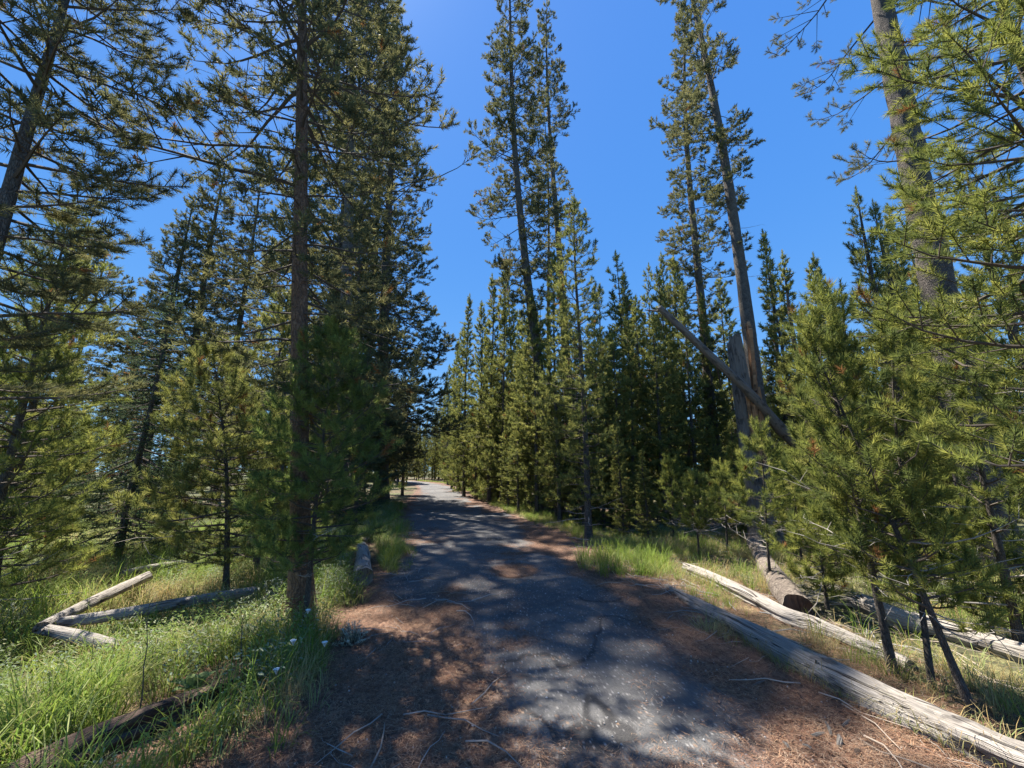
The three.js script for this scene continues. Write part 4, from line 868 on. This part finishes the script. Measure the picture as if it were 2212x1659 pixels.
  // low herbs: green leaflets and silvery ones
  for (const [k, mat, nm, lab] of [[0, leaf('silver_leaf', 0.27, 0.30, 0.19, 0.35, 0), 'silver_herb', 'low silvery-leaved herbs mixed into the meadow grass'], [1, leaf('herb_leaf', 0.17, 0.24, 0.06, 0.4, 0.1), 'leafy_herb', 'low green leafy herbs mixed into the meadow grass']]) {
    const S = new Soup(1), Q = rng(33 + k);
    for (let i = 0; i < 70; i++) {
      const a = Q() * 6.28, r = 0.02 + 0.1 * Q(), y = 0.04 + 0.2 * Q(), x = Math.cos(a) * r, z = Math.sin(a) * r, b2 = Q() * 6.28, e = (Q() - 0.2) * 0.9, L = 0.008 + 0.010 * Q(), w = L * 0.34, d = dirOf(b2, e), sx = Math.cos(b2) * w, sz = -Math.sin(b2) * w;
      S.tri(0, x, y, z, x + d[0] * L + sx, y + d[1] * L, z + d[2] * L + sz, x + d[0] * L * 2, y + d[1] * L * 2, z + d[2] * L * 2);
      S.tri(0, x, y, z, x + d[0] * L * 2, y + d[1] * L * 2, z + d[2] * L * 2, x + d[0] * L - sx, y + d[1] * L + 0.004, z + d[2] * L - sz);
    }
    const g = S.build(); g.clearGroups();
    scatter(nm, lab, 'herbs', g, mat, herbs[k], true);
  }
  // fallen needles on path and verges, loose bark crumbs and grit
  const N = new Soup(1), Qn = rng(60);
  for (let i = 0; i < 16; i++) { const a = Qn() * 6.28, x = (Qn() - 0.5) * 0.2, z = (Qn() - 0.5) * 0.2, L = 0.03 + 0.03 * Qn(), w = 0.0014; const c = Math.cos(a), s = Math.sin(a), y = 0.003 + 0.008 * Qn(); N.tri(0, x - s * w, y, z + c * w, x + s * w, y, z - c * w, x + c * L, y + (Qn() - 0.4) * 0.012, z + s * L); }
  const ng = N.build(); ng.clearGroups();
  const lit = [[], []], grit = [], crumbs = [];
  for (let i = 0; i < 26000; i++) {
    const z = -1.5 - 11 * Math.pow(R(), 1.5), p = pathAt(z), x = p.x + (R() * 2 - 1) * (p.hw + 1.3), a = Math.abs(x - p.x) < p.hw + 0.2 ? asphaltCover(x, z) : 0;
    const y = groundAt(x, z) + 0.016;
    if (R() > a * 0.93 + 0.02) lit[R() < 0.6 ? 0 : 1].push([x, y, z, 0.8 + 0.5 * R(), R() * 6.28]);
    if (R() < 0.14 && Math.abs(x - p.x) < p.hw) grit.push([x, y, z, 0.4 + 1.2 * R() * R(), R() * 6.28, R(), R()]);
    if (R() < 0.1 * (1 - a)) crumbs.push([x, y, z, 0.5 + 1.2 * R() * R(), R() * 6.28, R() - 0.5, R() - 0.5]);
  }
  scatter('needle_litter', 'fallen red-brown pine needles strewn over the path and verge', 'litter', ng, std({ name: 'fallen_needles', color: new THREE.Color().setRGB(0.175, 0.088, 0.05), roughness: 0.9, side: THREE.DoubleSide }), lit[0], true);
  scatter('needle_litter', 'bleached tan pine needles scattered among the red-brown ones', 'litter', ng, std({ name: 'bleached_needles', color: new THREE.Color().setRGB(0.31, 0.2, 0.125), roughness: 0.9, side: THREE.DoubleSide }), lit[1], true);
  const T = new Soup(1), Qt = rng(71);
  for (let i = 0; i < 5; i++) {
    let q = [(Qt() - 0.5) * 0.4, 0.012, (Qt() - 0.5) * 0.4], a = Qt() * 6.28;
    for (let k = 0; k < 4; k++) { a += (Qt() - 0.5) * 0.7; const n2 = [q[0] + Math.cos(a) * 0.09, 0.01 + 0.03 * Qt(), q[2] + Math.sin(a) * 0.09]; T.stick(0, q, n2, 0.004 - k * 0.0007, 0.0034 - k * 0.0007, 4); q = n2; }
  }
  const tg = T.build(); tg.clearGroups();
  const tw = [];
  for (let i = 0; i < 300; i++) { const z = -2 - 11 * R(), p = pathAt(z), x = i % 14 ? p.x + p.hw - 0.2 + 5.5 * R() : p.x - p.hw + (R() - 0.3) * 1.2; tw.push([x, groundAt(x, z), z, 0.7 + 0.9 * R(), R() * 6.28]); }
  scatter('fallen_twigs', 'grey fallen twigs scattered among the logs', 'twigs', tg, twigGrey, tw, true);
  const ico = new THREE.IcosahedronGeometry(0.007, 0); ico.deleteAttribute('normal'); ico.scale(1, 0.6, 0.85);
  scatter('grit', 'pale grit and small stones loose on the asphalt', 'grit', ico, std({ name: 'grit', color: new THREE.Color().setRGB(0.34, 0.32, 0.30), roughness: 0.9 }), grit, true);
  const crumb = new THREE.BoxGeometry(0.03, 0.005, 0.012); crumb.deleteAttribute('normal');
  scatter('bark_crumbs', 'bark crumbs and cone scales lying on the needle litter', 'litter', crumb, std({ name: 'bark_crumb', color: new THREE.Color().setRGB(0.2, 0.11, 0.07), roughness: 0.95 }), crumbs, true);
}

// ------------------------------------------------------------------ small plants and pieces
{
  const R = rng(404), petal = std({ name: 'white_petals', color: new THREE.Color().setRGB(0.75, 0.74, 0.68), roughness: 0.9, side: THREE.DoubleSide });
  for (const [px, py, h, lab] of [[618, 1500, 0.34, 'white flat-topped wildflower nearest the crumbling log'], [652, 1420, 0.36, 'white flat-topped wildflower beside the rust-barked trunk'], [690, 1470, 0.26, 'small white wildflower between the trunk and the path'], [585, 1520, 0.2, 'low white wildflower in the grass above the crumbling log']]) {
    const g0 = onGround(px, py), t = thing('wildflower', g0[0], hgt(g0[0], g0[2]), g0[2]), S = new Soup(1), F = new Soup(1);
    const hx = 0.02, hz = 0.01;
    S.stick(0, [0, -0.02, 0], [hx, h, hz], 0.0025, 0.002, 4);
    for (let k = 0; k < 6; k++) { const y = h * (0.1 + 0.12 * k), d = dirOf(R() * 6.28, 0.5), L = 0.05; S.tri(0, 0, y, 0, d[0] * L + d[2] * 0.008, y + d[1] * L, d[2] * L - d[0] * 0.008, d[0] * L * 1.6, y + d[1] * L, d[2] * L * 1.6); }
    for (let k = 0; k < 46; k++) { const a = R() * 6.28, r = Math.sqrt(R()) * 0.02, x = hx + Math.cos(a) * r, z = hz + Math.sin(a) * r, y = h + 0.006 - r * 0.15, w = 0.0045; F.tri(0, x - w, y, z - w, x + w, y + 0.002, z - w, x, y + 0.001, z + w); F.tri(0, x - w, y + 0.003, z + w, x + w, y + 0.003, z + w * 0.5, x, y + 0.005, z - w); F.stick(0, [hx, h - 0.03, hz], [x, y, z], 0.0008, 0.0008, 3); }
    const a = S.build(), b2 = F.build(); a.clearGroups(); b2.clearGroups();
    part('stem', a, grassMats[0], t); part('flower_head', b2, petal, t);
    tag(t, lab, 'flower', 'white wildflowers');
  }
  const broad = leaf('broad_leaf', 0.22, 0.30, 0.11, 0.35, 0.2);
  const gl = onGround(420, 1490), bp = thing('broadleaf_plant', gl[0], hgt(gl[0], gl[2]), gl[2]);
  for (let k = 0; k < 7; k++) {
    const S = new Soup(1), a = k * 0.95 + 0.3, e = 1.15 - 0.06 * k, L = 0.22 + 0.06 * R(), w = 0.045, d = dirOf(a, e), n = 6, c = [];
    for (let i = 0; i <= n; i++) { const s = i / n, ww = w * Math.sin(Math.pow(s, 0.8) * 3.14), droop = -0.09 * s * s; c.push([[d[0] * L * s + Math.cos(a) * ww, d[1] * L * s + droop + ww * 0.35, d[2] * L * s - Math.sin(a) * ww], [d[0] * L * s, d[1] * L * s + droop, d[2] * L * s], [d[0] * L * s - Math.cos(a) * ww, d[1] * L * s + droop + ww * 0.35, d[2] * L * s + Math.sin(a) * ww]]); }
    for (let i = 0; i < n; i++) for (const j of [0, 1]) { S.tri(0, ...c[i][j], ...c[i][j + 1], ...c[i + 1][j + 1]); S.tri(0, ...c[i][j], ...c[i + 1][j + 1], ...c[i + 1][j]); }
    const g = S.build(); g.clearGroups();
    part('leaf', g, broad, bp);
  }
  tag(bp, 'broad-leaved plant with upright pale leaves in the meadow grass', 'plant');
  // silvery bushes by the trunk
  const silver = leaf('sage_leaf', 0.42, 0.45, 0.35, 0.25, 0);
  for (const [px, py, s, lab] of [[590, 1318, 1.0, 'silvery sage bush at the end of the long rail pole'], [712, 1290, 0.8, 'silvery sage bush behind the bright sapling'], [540, 1392, 0.7, 'low silvery sage bush in front of the rail pole'], [760, 1400, 0.55, 'small silvery sage tuft at the litter edge of the path'], [28, 1345, 1.0, 'silvery sage bush at the pointed corner of the rail'], [330, 1420, 0.75, 'silvery sage bush in the open meadow grass']]) {
    const q = onGround(px, py), t = thing('sage_bush', q[0], hgt(q[0], q[2]), q[2]), S = new Soup(1), W = new Soup(1);
    for (let k = 0; k < 46; k++) {
      const a = R() * 6.28, e = 0.35 + 1.1 * R(), d = dirOf(a, e), L = (0.2 + 0.2 * R()) * s;
      W.stick(0, [d[0] * 0.01, -0.02, d[2] * 0.01], [d[0] * L, d[1] * L, d[2] * L], 0.003, 0.0012, 3);
      for (let i = 0; i < 22; i++) { const f = 0.3 + 0.75 * R(), p = [d[0] * L * f, d[1] * L * f, d[2] * L * f], b2 = R() * 6.28, v = dirOf(b2, 0.2 + R() * 0.9), l = 0.03 * (0.7 + 0.6 * R()), w = 0.005; S.tri(0, ...p, p[0] + v[0] * l * 0.6 + v[2] * w, p[1] + v[1] * l * 0.6, p[2] + v[2] * l * 0.6 - v[0] * w, p[0] + v[0] * l, p[1] + v[1] * l, p[2] + v[2] * l); S.tri(0, ...p, p[0] + v[0] * l, p[1] + v[1] * l, p[2] + v[2] * l, p[0] + v[0] * l * 0.6 - v[2] * w, p[1] + v[1] * l * 0.6, p[2] + v[2] * l * 0.6 + v[0] * w); }
    }
    const a = W.build(), b2 = S.build(); a.clearGroups(); b2.clearGroups();
    part('twig_tangle', a, twigMat, t, 'stuff'); part('foliage', b2, silver, t, 'stuff');
    tag(t, lab, 'bush', 'silvery sage bushes');
  }
  // split pieces of wood on the needle litter
  for (const [px, py, L, w, a, lab] of [[1698, 1613, 0.07, 0.02, 1.4, 'short stubby wood chip on the needle litter'], [1768, 1590, 0.1, 0.03, 0.3, 'broad pale wood chip beside the short one'], [1812, 1604, 0.13, 0.03, 0.9, 'thick pale wood chip with a dark end'], [1852, 1628, 0.06, 0.03, 0.7, 'small dark charred wood chip'], [1790, 1578, 0.16, 0.02, 1.1, 'thin pale splinter by the broad chip'], [1828, 1565, 0.12, 0.02, 0.6, 'slim pale splinter near the dry grass'], [1640, 1478, 0.14, 0.018, 0.5, 'long thin splinter beside the long pale log'], [1745, 1618, 0.05, 0.02, 2.0, 'tiny pale wood chip among the others']]) {
    const q = onGround(px, py, 0.03), y = groundAt(q[0], q[2]) + 0.02, G = logGeo([[-L / 2, 0, 0, w * 0.4], [0, 0.004, 0.004, w * 0.55], [L / 2, 0, 0, w * 0.3]], { sides: 8, step: 0.02, rough: 0.2, jag: 0.01, seed: Math.round(px), flat: 0.5 });
    const t = thing('wood_chip', q[0], y, q[2]);
    t.rotation.y = a;
    part('splint', G.body, /dark/.test(lab) && /charred/.test(lab) ? timberRot : timber, t);
    for (const c of G.caps) part('broken_end', c, timberOld, t);
    tag(t, lab, 'wood chip', 'wood chips by the long pale log');
  }
  // stiff dark dead stalks in the meadow
  for (const [px, py, h, lab] of [[302, 1560, 0.75, 'tall dark dead stalk standing in the meadow grass'], [195, 1500, 0.45, 'shorter dark dead stalk in the meadow grass'], [520, 1450, 0.5, 'dead stalk near the low silvery bush']]) {
    const q = onGround(px, py), t = thing('dead_stalk', q[0], hgt(q[0], q[2]), q[2]), S = new Soup(1);
    let p = [0, -0.03, 0];
    for (let i = 0; i < 6; i++) { const n = [p[0] - 0.012 + (R() - 0.5) * 0.02, p[1] + h / 6, p[2] + (R() - 0.5) * 0.02]; S.stick(0, p, n, 0.005 - i * 0.0006, 0.0045 - i * 0.0006, 5); if (i > 2) S.stick(0, n, [n[0] + (R() - 0.5) * 0.06, n[1] + 0.05, n[2] + (R() - 0.5) * 0.06], 0.003, 0.001, 4); p = n; }
    const g = S.build(); g.clearGroups();
    part('stalk', g, twigMat, t);
    tag(t, lab, 'stalk', 'dead stalks');
  }
}
console.log('needle triangles', needleTris, 'things', scene.children.length);
renderer.render(scene, camera);
